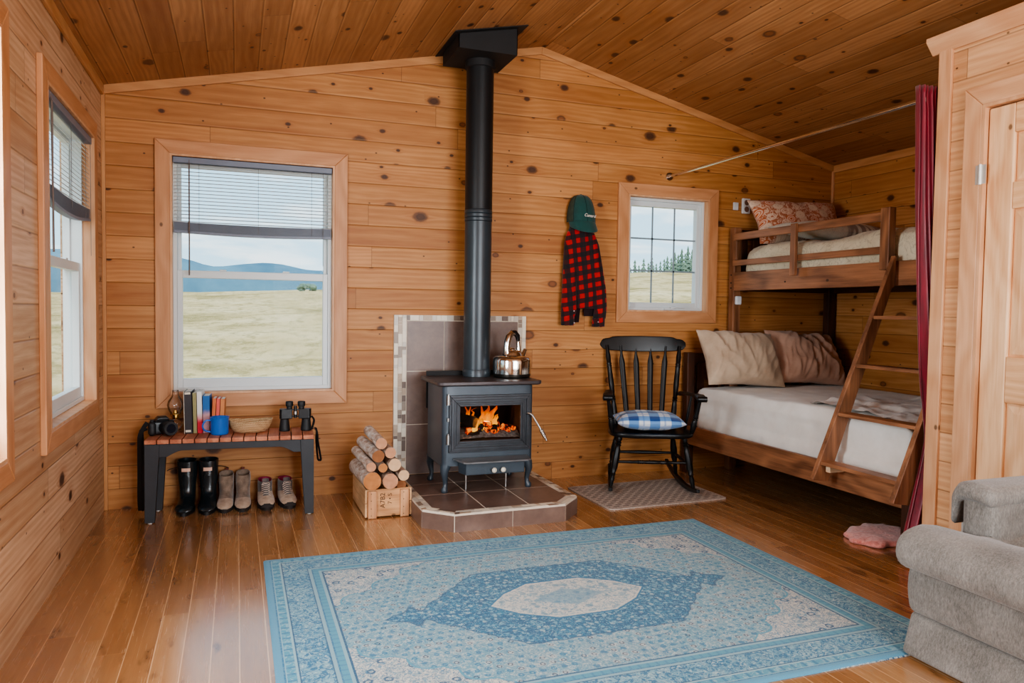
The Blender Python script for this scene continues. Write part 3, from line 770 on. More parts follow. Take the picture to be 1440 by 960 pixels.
# legs
for xl, yl, s, q in ((1.178, 4.305, -1, -1), (1.704, 4.305, 1, -1), (1.178, 4.640, -1, 1), (1.704, 4.640, 1, 1)):
    mb = MB()
    prof = [(.262, .0, .034), (.245, .004, .031), (.222, .010, .024), (.190, .006, .018), (.160, .001, .0145), (.135, .002, .014), (.120, .008, .020), (.110, .008, .021), (.1008, .008, .017)]
    mb.tube([(xl + s * o, yl + q * o, z) for z, o, r in prof], [r for z, o, r in prof], 14); mb.build('leg', BLACK_IRON, S, smooth=60)
for xl in (1.315, 1.575):
    mb = MB(); mb.cyl((xl, 4.33, .101), (xl, 4.33, .262), .006, n=8); mb.build('leveling_rod', BRUSHED, S, smooth=60)

# fire inside
CHAR = plain('charred_wood', lin(26, 18, 15), 0.95, nscale=30, namt=0.6, bump=0.6, bscale=60)
def flame_mat(name, zlo, zhi, strength, hot, mid, cool):
    m = mat_begin(name); x, y, z = sep(objco())
    n = noise(vec(x * 30.0, y * 30.0, z * 12.0), 1.0, 3.0)
    t = sat((z - zlo) / (zhi - zlo) + (n - 0.5) * 0.9)
    c = ramp(t, [(0.0, hot), (0.45, mid), (1.0, cool)])
    e = nd('ShaderNodeEmission'); put(e.inputs[0], c); put(e.inputs[1], strength)
    tr = nd('ShaderNodeBsdfTransparent')
    x = nd('ShaderNodeMixShader'); put(x.inputs[0], sat(1.25 - t * 0.95)); NT.links.new(tr.outputs[0], x.inputs[1]); NT.links.new(e.outputs[0], x.inputs[2])
    mat_end(V(x.outputs[0])); return m
FLAME = flame_mat('flame', 0.04, 0.17, 1.5, (1.0, 0.60, 0.10), (1.0, 0.36, 0.02), (0.75, 0.09, 0.0))
def ember_mat():
    m = mat_begin('glowing_embers'); co = objco()
    n = noise(co, 42.0, 3.0, 0.6); n2 = noise(co, 14.0, 2.0)
    t = sat((n - 0.5) * 2.2 + (n2 - 0.5) * 2.4 + 0.52)
    c = ramp(t, [(0.0, lin(22, 15, 13)), (0.42, lin(40, 26, 22)), (0.55, (0.35, 0.012, 0.002)), (0.78, (0.9, 0.10, 0.008)), (1.0, (1.0, 0.34, 0.04))])
    mat_end(principled(lin(30, 22, 20), 0.9, emit=c, estr=smooth(0.42, 0.75, t) * 1.1)); return m
EMBER = ember_mat()
def ash_mat():
    m = mat_begin('grey_ash'); co = objco()
    n = noise(co, 60.0, 3.0, 0.7)
    mat_end(principled(ramp(n, [(0.3, lin(60, 60, 66)), (0.6, lin(120, 124, 132)), (0.8, lin(176, 182, 190))]), 0.95, 0.0, n, 0.4, 0.01)); return m
ASH = ash_mat()
FZ = .405
Fr = thing('fire', 'orange flames and glowing embers burning behind the stove glass', 'fire', (1.44, 4.44, FZ + .003))
mb = MB()
def ashf(u, v):
    x = 1.222 + .446 * u; y = 4.325 + .27 * v
    return (x, y, FZ + .004 + .045 * math.sin(PI * min(1, v * 1.2)) + .010 * abs(fn3((x, y, 0), 30)) + .008 * math.sin(PI * u))
mb.grid(ashf, 30, 20); mb.build('ash_bed', ASH, Fr, smooth=60)
rf = random.Random(11)
mb = MB()
for k in range(46):
    x = rf.gauss(1.475, .085); y = rf.uniform(4.35, 4.52); x = min(max(x, 1.25), 1.64)
    z = FZ + .028 + .035 * rf.random() + .05 * max(0, 1 - abs(x - 1.47) / .13) * rf.random()
    r = rf.uniform(.012, .026)
    mb.M = Matrix.Translation((x, y, z)) @ Matrix.Rotation(rf.uniform(0, 6), 4, Vector((rf.random(), rf.random(), rf.random() + .1)).normalized())
    mb.puffy(-r, r, -r * .8, r * .8, -r * .7, r * .7, r * .4, .05); mb.M = None
o = mb.build('embers', EMBER, Fr, smooth=40); o['kind'] = 'stuff'
def flame(x, y, z, h, w, lean, seed):
    mb = MB(); rings = []
    for i in range(13):
        t = i / 12; r = w * (math.sin(PI * min(1, t * .93 + .08)) ** .8) * (1 - t * .72) + .0012
        cx_ = x + lean * t ** 1.5 + .016 * mnoise.noise((seed, t * 3.2, 0)) * t * 2; cz_ = z + h * t
        rings.append([(cx_ + r * (1 + .5 * mnoise.noise((seed + math.cos(a) * .9, t * 4, math.sin(a)))) * math.cos(a), y + r * .6 * math.sin(a), cz_ + r * .25 * math.cos(2 * a + seed)) for a in [2 * PI * k / 12 for k in range(12)]])
    mb.loft(rings); mb.build('flame', FLAME, Fr, smooth=60)
for k, f in enumerate([(1.437, 4.40, .472, .142, .030, .050, 1), (1.462, 4.42, .480, .122, .036, .085, 2), (1.485, 4.41, .500, .105, .026, .055, 3), (1.452, 4.43, .470, .155, .012, -.010, 4),
                       (1.398, 4.40, .440, .085, .024, .012, 5), (1.425, 4.385, .425, .075, .020, -.006, 6), (1.455, 4.39, .425, .095, .020, .018, 7), (1.375, 4.385, .430, .055, .020, .010, 8),
                       (1.350, 4.43, .510, .115, .008, -.012, 9), (1.362, 4.44, .530, .085, .006, .016, 10), (1.278, 4.39, .455, .050, .014, .010, 12), (1.530, 4.41, .470, .075, .014, .012, 13), (1.505, 4.40, .470, .080, .014, .03, 14),
                       (1.380, 4.43, .520, .07, .008, .02, 15)]): flame(*f)
def burn_log(p0, p1, r, label, seed):
    t = thing('burning_log', label, 'firewood', p0)
    mb = MB(); p0, p1 = Vector(p0), Vector(p1); d = (p1 - p0).normalized(); a = d.cross(Vector((0, 0, 1))).normalized(); b = d.cross(a); rings = []
    for i in range(9):
        q = p0.lerp(p1, i / 8); rr = r * (1 - (.25 if i in (0, 8) else 0))
        rings.append([q + a * (rr * (1 + .22 * fn3((k * .9, i * .5, seed), 1)) * math.cos(2 * PI * k / 10)) + b * (rr * (1 + .22 * fn3((k * .7, i * .6, seed + 3), 1)) * math.sin(2 * PI * k / 10)) for k in range(10)])
    mb.loft(rings); mb.build('charred_bark', CHAR, t, smooth=40)
burn_log((1.288, 4.52, .515), (1.390, 4.385, .500), .042, 'thick charred log burning at the hinge side of the firebox', 1)
burn_log((1.375, 4.46, .512), (1.49, 4.44, .520), .015, 'slim charred log lying under the tall flame in the firebox', 2)
burn_log((1.345, 4.352, .440), (1.405, 4.362, .432), .014, 'short charred chunk at the front of the fire ash', 3)
burn_log((1.500, 4.352, .455), (1.520, 4.39, .475), .021, 'dark lump of charcoal before the red embers', 4)

# ================================================================ stove pipe and ceiling box
PX_, PY_, PR_ = 1.465, 4.615, .087
t = thing('stove_pipe', 'black stovepipe rising from the stove top to the ceiling', 'stovepipe', (PX_, PY_, .773))
mb = MB(); mb.lathe([(PR_, .800), (PR_, 1.770)], (PX_, PY_, 0), 40); mb.build('lower_section', BLACK_PIPE, t, smooth=60)
mb = MB(); mb.lathe([(PR_ - .001, 1.772), (PR_ + .003, 1.775), (PR_ + .003, 1.792), (PR_ - .002, 1.796), (PR_ + .003, 1.800), (PR_ + .003, 1.817), (PR_ - .002, 1.821), (PR_ + .003, 1.825), (PR_ + .003, 1.842), (PR_ + .001, 1.846)], (PX_, PY_, 0), 40); mb.build('joint_ring', BLACK_PIPE, t, smooth=40)
mb = MB(); mb.lathe([(PR_ + .001, 1.848), (PR_ + .001, 2.785)], (PX_, PY_, 0), 40); mb.build('upper_section', plain('black_upper_pipe', lin(34, 36, 38), .42, .4, nscale=4, namt=.15), t, smooth=60)
mb = MB(); mb.lathe([(PR_ + .004, .773), (PR_ + .004, .815), (PR_ + .001, .820)], (PX_, PY_, 0), 40)
for a in (230, 270, 310): mb.cyl((PX_ + (PR_ + .003) * math.cos(R(a)), PY_ + (PR_ + .003) * math.sin(R(a)), .795), (PX_ + (PR_ + .007) * math.cos(R(a)), PY_ + (PR_ + .007) * math.sin(R(a)), .795), .005, n=8)
mb.build('base_collar', BLACK_PIPE, t, smooth=40)
t = thing('chimney_ceiling_box', 'black square chimney support box against the sloping ceiling', 'chimney box', (PX_, PY_, 2.79))
bx0, bx1, by0, by1 = 1.262, 1.640, 4.405, 4.780
mb = MB()
for a, b, c_, d in ((bx0, bx0 + .004, by0, by1), (bx1 - .004, bx1, by0, by1), (bx0, bx1, by0, by0 + .004), (bx0, bx1, by1 - .004, by1)):
    mb.add([(a, c_, 2.79), (b, c_, 2.79), (b, d, 2.79), (a, d, 2.79), (a, c_, ceil_z(a) - .004), (b, c_, ceil_z(b) - .004), (b, d, ceil_z(b) - .004), (a, d, ceil_z(a) - .004)], [(0, 3, 2, 1), (4, 5, 6, 7), (0, 1, 5, 4), (1, 2, 6, 5), (2, 3, 7, 6), (3, 0, 4, 7)])
mb.box(bx0 + .004, bx1 - .004, by0 + .004, by1 - .004, 2.790, 2.793); mb.build('box_shell', BLACK_MATT, t, smooth=0)
mb = MB(); a, b, c_, d = 1.228, 1.694, 4.36, 4.846
mb.add([(x, y, ceil_z(x) - k) for k in (.002, .007) for x, y in ((a, c_), (b, c_), (b, d), (a, d))], [(0, 3, 2, 1), (4, 5, 6, 7), (0, 1, 5, 4), (1, 2, 6, 5), (2, 3, 7, 6), (3, 0, 4, 7)])
mb.build('ceiling_flange', BLACK_MATT, t, smooth=0)
mb = MB(); mb.lathe([(PR_ + .004, 2.742), (PR_ + .010, 2.746), (PR_ + .010, 2.789)], (PX_, PY_, 0), 40); mb.build('support_collar', BLACK_MATT, t, smooth=40)

# ================================================================ kettle
KX, KY, KZ = 1.672, 4.512, .7725
t = thing('kettle', 'polished steel kettle on the stove top beside the pipe', 'kettle', (KX, KY, KZ))
mb = MB(); mb.lathe([(.104, 0), (.112, .004), (.114, .016), (.114, .024)], (KX, KY, KZ), 40, 1.08, 1.08); mb.build('base_band', plain('dark_kettle_base', lin(70, 66, 62), .3, .9, nscale=8), t, smooth=40)
mb = MB(); mb.lathe([(.114, .0245), (.115, .05), (.115, .105), (.112, .122), (.100, .134), (.078, .139), (.064, .142), (.060, .150), (.056, .160), (.050, .168), (.030, .176), (.001, .178)], (KX, KY, KZ), 48, 1.08, 1.08, caps=(True, False)); mb.build('kettle_body', CHROME, t, smooth=50)
mb = MB(); mb.lathe([(.020, .176), (.022, .180), (.014, .188), (.001, .190)], (KX, KY, KZ), 24); mb.build('lid_knob', CHROME, t, smooth=50)
mb = MB()
mb.tube([(KX - .040, KY - .02, KZ + .150), (KX - .046, KY - .024, KZ + .185), (KX - .042, KY - .022, KZ + .222), (KX - .030, KY - .016, KZ + .258), (KX - .006, KY - .006, KZ + .283), (KX + .018, KY + .004, KZ + .278)], [.026, .021, .021, .023, .018, .012], 14); hd = mb.build('handle_stem', CHROME, t, smooth=60)
mb = MB(); mb.tube([(KX - .010, KY - .007, KZ + .290), (KX + .018, KY + .005, KZ + .288), (KX + .042, KY + .014, KZ + .265), (KX + .048, KY + .016, KZ + .232)], [.012, .017, .017, .012], 12); mb.build('grip', plain('black_bakelite', lin(20, 18, 18), .3, nscale=9), hd, smooth=60)
mb = MB(); mb.tube([(KX + .052, KY + .018, KZ + .148), (KX + .050, KY + .017, KZ + .19), (KX + .046, KY + .016, KZ + .228)], [.018, .014, .013], 12); mb.build('handle_post', CHROME, t, smooth=60)
mb = MB(); mb.tube([(KX + .070, KY + .03, KZ + .115), (KX + .098, KY + .045, KZ + .150), (KX + .112, KY + .052, KZ + .175)], [.022, .015, .012], 14); mb.build('spout', CHROME, t, smooth=60)

# ================================================================ crate of firewood
CRX0, CRX1, CRY0, CRY1, CRZ = .683, .952, 4.215, 4.700, .166
CW = wood('crate_pine_x', 'x', lin(170, 118, 76), lin(216, 166, 118), knots=.1, rough=.6)
CWz = wood('crate_pine_z', 'z', lin(176, 122, 84), lin(220, 168, 124), knots=.1, rough=.6)
CWy = wood('crate_pine_y', 'y', lin(176, 132, 92), lin(226, 186, 142), knots=.1, rough=.6)
STENCIL = plain('stencil_ink', lin(58, 34, 22), .8, nscale=200, namt=.4)
NAIL = plain('nail_heads', lin(60, 48, 42), .5, .5, nscale=30)
t = thing('firewood_crate', 'open wooden crate with stencilled lettering holding split birch logs', 'crate', ((CRX0 + CRX1) / 2, 4.45, 0))
mb = MB(); mb.box(CRX0 + .012, CRX1 - .012, CRY0 + .010, CRY0 + .026, .008, CRZ); fp = mb.build('front_panel', CW, t, smooth=0, bevel=.002)
mb = MB(); mb.box(CRX0 + .012, CRX1 - .012, CRY1 - .026, CRY1 - .010, .008, CRZ); mb.build('rear_panel', CW, t, smooth=0, bevel=.002)
for a in (CRX0, CRX1 - .012):
    mb = MB(); mb.box(a, a + .012, CRY0 + .004, CRY1 - .004, .008, .087); mb.box(a, a + .012, CRY0 + .004, CRY1 - .004, .090, CRZ); mb.build('side_panel', CWy, t, smooth=0, bevel=.002)
mb = MB(); mb.box(CRX0 + .012, CRX1 - .012, CRY0 + .026, CRY1 - .026, .008, .020); mb.build('bottom_panel', CW, t, smooth=0)
for xb in (CRX0 + .016, CRX1 - .066):
    mb = MB(); mb.box(xb, xb + .050, CRY0 - .006, CRY0 + .0095, .002, CRZ - .006); bt = mb.build('batten', CWz, t, smooth=0, bevel=.003)
    for zz in (.02, .06, .105, .145):
        mb = MB(); mb.cyl((xb + .018 + .014 * ((zz * 100) % 2 > 1), CRY0 - .0072, zz), (xb + .018 + .014 * ((zz * 100) % 2 > 1), CRY0 - .005, zz), .0028, n=8)
        mb.build('nail', NAIL, bt, smooth=0)
text('stencil_lettering', 'A7B2', .040, STENCIL, fp, facing(.786, CRY0 + .0095, .100, 0, PI / 2), .0004)
text('stencil_lettering', '7 \u2022 S', .034, STENCIL, fp, facing(.828, CRY0 + .0095, .108, 0, PI / 2), .0004)

def bark_mat():
    m = mat_begin('birch_bark'); x, y, z = sep(objco())
    n = noise(vec(x * 30.0, y * 12.0, z * 30.0), 1.0, 4.0, 0.65)
    p = noise(vec(x * 16.0, y * 70.0, z * 16.0), 1.0, 3.0, 0.7)
    c = ramp(n, [(0.25, lin(96, 68, 54)), (0.42, lin(172, 142, 122)), (0.62, lin(218, 204, 190)), (0.8, lin(236, 228, 218))])
    c = mix(smooth(0.60, 0.70, p) * 0.85, c, lin(62, 46, 40))
    mat_end(principled(c, 0.75, 0.0, n, 0.5, 0.006)); return m
def end_mat(name, c1, c2):
    m = mat_begin(name); x, y, z = sep(objco())
    d = sqrtv(x * x + z * z) + (noise(vec(x * 22.0, 0.0, z * 22.0), 1.0, 2.0) - 0.5) * 0.012
    r = sinv(d * 900.0) * 0.18
    n = noise(vec(x * 40.0, y * 40.0, z * 40.0), 1.0, 3.0)
    mat_end(principled(ramp(sat(0.5 + r + (n - 0.5) * 1.1), [(0.1, c1), (0.9, c2)]), 0.8)); return m
BARK = bark_mat()
ENDS = [end_mat('log_end_amber', lin(158, 96, 52), lin(202, 140, 86)), end_mat('log_end_pink', lin(170, 112, 80), lin(212, 160, 124)), end_mat('log_end_pale', lin(196, 152, 112), lin(226, 192, 154)), end_mat('log_end_brown', lin(112, 70, 42), lin(166, 108, 66))]
def birch_log(x, z, r, x1, z1, y0, y1, e, label, seed):
    t = thing('birch_log', label, 'firewood', (x, y0, z))
    rings = []; N = 22
    for i in range(12):
        s = i / 11; cx_, cz_, yy = x + (x1 - x) * s, z + (z1 - z) * s, y0 + (y1 - y0) * s
        rings.append([(cx_ + r * (1 + .05 * fn3((math.cos(a) * 1.2, s * 3, math.sin(a) * 1.2), 1, seed)) * math.cos(a), yy, cz_ + r * (1 + .05 * fn3((math.cos(a) * 1.2, s * 3 + 5, math.sin(a) * 1.2), 1, seed)) * math.sin(a)) for a in [2 * PI * k / N for k in range(N)]])
    mb = MB(); mb.loft(rings, False, True); b = mb.build('bark', BARK, t, smooth=60)
    mb = MB(); c = Vector((x, y0, z)); inner = [c + (Vector(p) - c) * .55 for p in rings[0]]
    mb.loft([rings[0], inner], False, True); mb.build('sawn_end', ENDS[e], t, smooth=0)
LOGS = [
    (.722, .2195, .051, .705, .2175, 4.205, 4.66, 0, 'thickest birch log with a broad amber sawn end resting low in the crate'),
    (.826, .211, .044, .826, .21, 4.208, 4.66, 1, 'birch log at the middle of the crate rim beside the thickest log'),
    (.9045, .240, .031, .900, .24, 4.215, 4.65, 2, 'palest log end on the crate side nearest the hearth'),
    (.7845, .289, .0255, .782, .285, 4.220, 4.66, 0, 'small amber log end wedged in the middle of the crate pile'),
    (.8515, .3045, .036, .850, .30, 4.212, 4.65, 2, 'pale round log end just above the palest hearth-side log'),
    (.7565, .359, .035, .731, .374, 4.212, 4.64, 3, 'brown-ended birch log second from the top of the pile'),
    (.828, .374, .0315, .820, .372, 4.222, 4.63, 1, 'orange log end tucked below the topmost log'),
    (.7165, .2985, .0275, .690, .324, 4.215, 4.62, 1, 'slim white-barked birch log lying along the window side of the pile'),
    (.7755, .4295, .032, .766, .447, 4.225, 4.60, 1, 'topmost white-barked birch log of the crate pile'),
    (.898, .1775, .028, .898, .1775, 4.250, 4.66, 3, 'shadowed log low in the crate corner beside the hearth'),
]
for k, (x, z, r, x1, z1, y0, y1, e, lab) in enumerate(LOGS): birch_log(x, z, r, x1, z1, y0, y1, e, lab, k * 2.3)

# ================================================================ bench
BW = (-.480, 4.475); BROT = R(-3.4); BL, BD, BZ = .902, .312, .464
BENCH = Matrix.Translation((BW[0], BW[1], 0)) @ Matrix.Rotation(BROT, 4, 'Z')
def bp(x, y, z): return BENCH @ Vector((x, y, z))
t = thing('slatted_bench', 'low bench with reddish slatted top and dark grey legs', 'bench', bp(BL / 2, BD / 2, 0), BROT)
CEDAR = wood('cedar_slats', 'y', lin(160, 92, 64), lin(206, 138, 104), rough=.55, fine=.9)
GREYP = plain('charcoal_paint', lin(46, 48, 52), .5, nscale=10, namt=.12, bump=.1, bscale=60)
mb = MB(); mb.M = BENCH
n = 14; w = BL / n
for k in range(n): mb.box(k * w + .0025, (k + 1) * w - .0025, 0, BD, BZ - .024, BZ)
mb.build('slatted_top', CEDAR, t, smooth=0, bevel=.003)
for side in (0, 1):
    mb = MB(); mb.M = BENCH
    y0, y1 = (.012, .030) if side == 0 else (BD - .030, BD - .012)
    pts = [(.055, BZ - .025), (.055, BZ - .098), (.10, BZ - .098)]
    for k in range(9): pts.append((.115 + .085 * k / 8, BZ - .098 + .034 * math.sin(PI / 2 * k / 8)))
    for k in range(9): pts.append((BL - .2 + .085 * k / 8, BZ - .098 + .034 * math.cos(PI / 2 * k / 8)))
    pts += [(BL - .10, BZ - .098), (BL - .055, BZ - .098), (BL - .055, BZ - .025)]
    mb.prism(pts, y0, y1, 'y'); mb.build('apron', GREYP, t, smooth=0, bevel=.002)
for x0 in (.015, BL - .033):
    mb = MB(); mb.M = BENCH; mb.box(x0, x0 + .018, .05, BD - .05, BZ - .10, BZ - .025); mb.build('end_apron', GREYP, t, smooth=0, bevel=.002)
for x0, s in ((.002, 1), (BL - .002, -1)):
    for y0, q in ((.004, 1), (BD - .004, -1)):
        mb = MB(); mb.M = BENCH
        def lg(z, wx, wy): return [(x0, y0, z), (x0 + s * wx, y0, z), (x0 + s * wx, y0 + q * wy, z), (x0, y0 + q * wy, z)]
        mb.loft([lg(0.004, .050, .034), lg(BZ - .10, .072, .04), lg(BZ - .025, .075, .042)]); L_ = mb.build('leg', GREYP, t, smooth=0, bevel=.002)
        mb = MB(); mb.M = BENCH; mb.cyl((x0 + s * .025, y0 + q * .017, 0), (x0 + s * .025, y0 + q * .017, .004), .012, n=10); mb.build('foot_glide', plain('white_glide', lin(220, 218, 212), .4, nscale=9), L_, smooth=0)

# ---- camera
BLACKP = plain('camera_black', lin(22, 24, 26), .38, nscale=40, namt=.2, bump=.1, bscale=500)
RUBBER = plain('matt_black_rubber', lin(24, 26, 28), .55, nscale=40, namt=.15, bump=.12, bscale=400)
CAMM = Matrix.Translation((-.405, 4.655, BZ)) @ Matrix.Rotation(R(14), 4, 'Z')
t = thing('camera', 'black digital camera on the bench end with strap hanging down', 'camera', CAMM.translation, R(14))
mb = MB(); mb.M = CAMM; mb.puffy(-.066, .066, -.022, .022, .004, .082, .012, .03); mb.build('camera_body', BLACKP, t, smooth=60)
mb = MB(); mb.M = CAMM; mb.puffy(-.074, -.034, -.050, .010, .002, .080, .018, .02); mb.build('hand_grip', RUBBER, t, smooth=60)
mb = MB(); mb.M = CAMM; mb.loft([[(-.040, -.034, .076), (.040, -.034, .076), (.040, .02, .076), (-.040, .02, .076)], [(-.030, -.040, .098), (.032, -.040, .098), (.032, .016, .1), (-.030, .016, .1)], [(-.020, -.034, .108), (.022, -.034, .108), (.022, .010, .110), (-.020, .010, .110)]]); mb.build('viewfinder_hump', BLACKP, t, smooth=0, bevel=.004)
mb = MB(); c0, dr_ = CAMM @ Vector((.016, -.020, .044)), (CAMM.to_3x3() @ Vector((.22, -1, .03))).normalized()
mb.tube([c0 + dr_ * s for s in (0, .012, .012, .05, .05, .070, .071, .082)], [.036, .036, .038, .038, .0395, .0395, .038, .038], 28); ln = mb.build('lens_barrel', RUBBER, t, smooth=40)
mb = MB(); mb.tube([c0 + dr_ * s for s in (.0822, .0828)], [.026, .026], 24); mb.build('front_glass', plain('lens_glass', (.01, .012, .02), .05, nscale=9, coat=.6), ln, smooth=0)
mb = MB(); mb.M = CAMM; mb.cyl((-.05, -.012, .082), (-.05, -.012, .090), .013, n=16); mb.cyl((-.056, -.034, .080), (-.056, -.034, .086), .007, n=12); mb.build('dials', RUBBER, t, smooth=40)
STRAP = plain('black_strap', lin(20, 20, 22), .75, nscale=60, namt=.25, bump=.2, bscale=900)
def ribbon(mb, pts, w, th, up):
    """flat strap through pts; width w along `up`"""
    pts = [Vector(p) for p in pts]; up = Vector(up).normalized(); rings = []
    for i, p in enumerate(pts):
        d = (pts[min(i + 1, len(pts) - 1)] - pts[max(i - 1, 0)]).normalized()
        nn = d.cross(up); nn = nn.normalized() if nn.length > 1e-4 else Vector((0, 0, 1)); ww = nn.cross(d).normalized()
        rings.append([p + ww * w / 2 + nn * th / 2, p - ww * w / 2 + nn * th / 2, p - ww * w / 2 - nn * th / 2, p + ww * w / 2 - nn * th / 2])
    mb.loft(rings)
def smoothpts(pts, n=6):
    pts = [Vector(p) for p in pts]; out = []
    for i in range(len(pts) - 1):
        a, b, c, d = pts[max(i - 1, 0)], pts[i], pts[i + 1], pts[min(i + 2, len(pts) - 1)]
        for k in range(n):
            s = k / n; out.append(.5 * ((2 * b) + (c - a) * s + (2 * a - 5 * b + 4 * c - d) * s * s + (3 * b - 3 * c + d - a) * s ** 3))
    return out + [pts[-1]]
mb = MB()
ribbon(mb, smoothpts([CAMM @ Vector((-.074, 0, .076)), (-.496, 4.63, BZ + .045), (-.512, 4.62, BZ + .006), (-.516, 4.625, BZ - .05), (-.518, 4.64, .25), (-.520, 4.65, .10), (-.518, 4.67, .035), (-.514, 4.71, .03), (-.512, 4.735, .06), (-.515, 4.745, .25), (-.518, 4.742, BZ - .03), (-.512, 4.735, BZ + .016), (-.44, 4.720, BZ + .024), CAMM @ Vector((-.02, .028, .03))]), .030, .003, (.8, -.6, 0))
mb.build('neck_strap', STRAP, t, smooth=40)

# ---- oil lamp
t = thing('oil_lamp', 'small clear glass oil lamp standing behind the camera', 'lamp', (-.338, 4.735, BZ))
LC = (-.338, 4.735, BZ)
mb = MB(); mb.lathe([(.045, 0), (.047, .004), (.036, .010), (.020, .018), (.034, .030), (.044, .046), (.042, .062), (.028, .074), (.019, .078)], LC, 32); mb.build('font', CLEAR, t, smooth=60)
mb = MB(); mb.lathe([(.019, .0785), (.021, .086), (.024, .088), (.024, .098), (.030, .100), (.030, .106), (.014, .112), (.010, .128), (.004, .130)], LC, 24); mb.build('burner', BRASS, t, smooth=40)
mb = MB(); mb.lathe([(.026, .106), (.029, .112), (.040, .135), (.045, .158), (.040, .182), (.026, .202), (.018, .215), (.016, .240), (.018, .246)], LC, 32, caps=(False, False)); mb.build('glass_chimney', CLEAR, t, smooth=60, solid=.0015)

# ---- books
PAPER = plain('book_pages', lin(226, 214, 192), .85, nscale=150, namt=.12)
def gradcover(name, c0, c1, z0, z1):
    m = mat_begin(name); x, y, z = sep(objco())
    k = smooth(z0, z1, z + (noise(vec(x * 60.0, y * 30.0, z * 30.0), 1.0, 2.0) - 0.5) * 0.03)
    mat_end(principled(mix(k, c0, c1), 0.5)); return m
books = [
    ('tall black-spined book with pale lettering standing first in the row', plain('cover_black', lin(48, 42, 44), .45, nscale=30), .040, .243, .165, None),
    ('tall olive green book standing second in the row', plain('cover_olive', lin(146, 138, 92), .5, nscale=20), .019, .235, .16, None),
    ('tall white-topped book with a bright red lower spine', gradcover('cover_red_white', lin(206, 30, 52), lin(226, 222, 214), .06, .13), .026, .241, .16, None),
    ('blue and pink paperback standing in the middle of the row', gradcover('cover_blue_pink', lin(196, 146, 150), lin(24, 96, 160), .10, .14), .036, .216, .15, None),
    ('short orange paperback beside the blue and pink book', plain('cover_orange', lin(206, 110, 58), .5, nscale=20), .018, .200, .135, None),
    ('short salmon red paperback between two orange ones', plain('cover_salmon', lin(222, 92, 76), .5, nscale=20), .018, .198, .135, None),
    ('short tan-orange paperback at the basket end of the row', plain('cover_tan', lin(198, 124, 70), .5, nscale=20), .022, .196, .135, None)]
bx_ = -.283
for k, (lab, mat, w, h, dp, _x) in enumerate(books):
    a = BROT; tilt = R(-1.2 if k < 3 else (-.6 if k == 3 else 2.5))
    ox = bx_; t = thing('book', lab, 'book', (ox, 4.655, BZ + .0005), a, 'books standing on the slatted bench')
    Mx = Matrix.Translation((ox, 4.655, BZ + .0005 + (abs(math.sin(tilt)) * w if tilt > 0 else 0))) @ Matrix.Rotation(a, 4, 'Z') @ Matrix.Rotation(tilt, 4, 'Y')
    mb = MB(); mb.M = Mx; mb.box(.0015, w - .0015, .002, dp - .003, .003, h - .003); mb.build('pages', PAPER, t, smooth=0)
    mb = MB(); mb.M = Mx; mb.box(0, .0013, 0, dp, 0, h); mb.box(w - .0013, w, 0, dp, 0, h); mb.box(.0013, w - .0013, 0, .0018, 0, h); mb.build('cover', mat, t, smooth=0)
    if k == 0:
        mb = MB(); mb.M = Mx; mb.box(-.0032, -.0005, .0005, dp, 0, h + .003); mb.build('dust_jacket', plain('jacket_cream', lin(220, 208, 186), .6, nscale=20), t, smooth=0)
        mb = MB(); mb.M = Mx; mb.box(.004, w - .006, -.0006, -.0001, h - .016, h - .004); mb.box(.004, w - .008, -.0006, -.0001, .008, .02); mb.build('spine_bands', PAPER, t, smooth=0)
    bx_ += w + .0035 + (.004 if k == 3 else 0) + (.002 if k == 0 else 0)

# ---- mug
t = thing('enamel_mug', 'bright blue enamel mug on the bench in front of the books', 'mug', (-.100, 4.590, BZ), 0)
ENA = plain('blue_enamel', lin(24, 104, 190), .22, nscale=14, namt=.06, coat=.4)
mc = (-.095, 4.588, BZ)
mb = MB(); mb.lathe([(.044, 0), (.048, .004), (.050, .012), (.050, .092), (.053, .098), (.0545, .100), (.053, .102), (.0485, .098), (.0475, .012), (.001, .008)], mc, 36, caps=(True, False)); mb.build('cup', ENA, t, smooth=50)
mb = MB(); mb.tube(smoothpts([(mc[0] - .047, mc[1] - .006, BZ + .083), (mc[0] - .075, mc[1] - .012, BZ + .082), (mc[0] - .090, mc[1] - .014, BZ + .055), (mc[0] - .080, mc[1] - .012, BZ + .028), (mc[0] - .047, mc[1] - .006, BZ + .016)]), .0085, 12, flat=.6); mb.build('handle', ENA, t, smooth=60)

# ---- basket
def weave_mat():
    m = mat_begin('straw_weave'); x, y, z = sep(objco())
    a = fm('ARCTAN2', y, x)
    w1 = sinv(a * 62.0 + sinv(z * 420.0) * 1.5); w2 = sinv(z * 560.0 + a * 6.0)
    d = sqrtv(x * x + y * y); w3 = sinv(d * 460.0)
    h = w1 * 0.55 + w2 * 0.35 + w3 * 0.10
    c = ramp(sat(h * 0.5 + 0.5), [(0.0, lin(128, 84, 46)), (0.55, lin(204, 166, 120)), (1.0, lin(240, 216, 180))])
    mat_end(principled(c, 0.8, 0.0, h, 0.6, 0.004)); return m
t = thing('wicker_basket', 'shallow oval straw basket on the bench beside the mug', 'basket', (.070, 4.640, BZ))
mb = MB(); prof = [(.60, 0), (.72, .002), (.86, .022), (.95, .042), (1.0, .060), (1.02, .064), (.985, .066), (.94, .052), (.85, .028), (.70, .010), (.01, .008)]
mb.loft([[(.066 + .126 * r * math.cos(a) * (1 + .06 * math.cos(a)), 4.640 + .088 * r * math.sin(a), BZ + .0005 + z * (1 + .18 * math.cos(a) ** 2)) for a in [2 * PI * k / 48 for k in range(48)]] for r, z in prof], True, False)
mb.build('basket_bowl', weave_mat(), t, smooth=60)

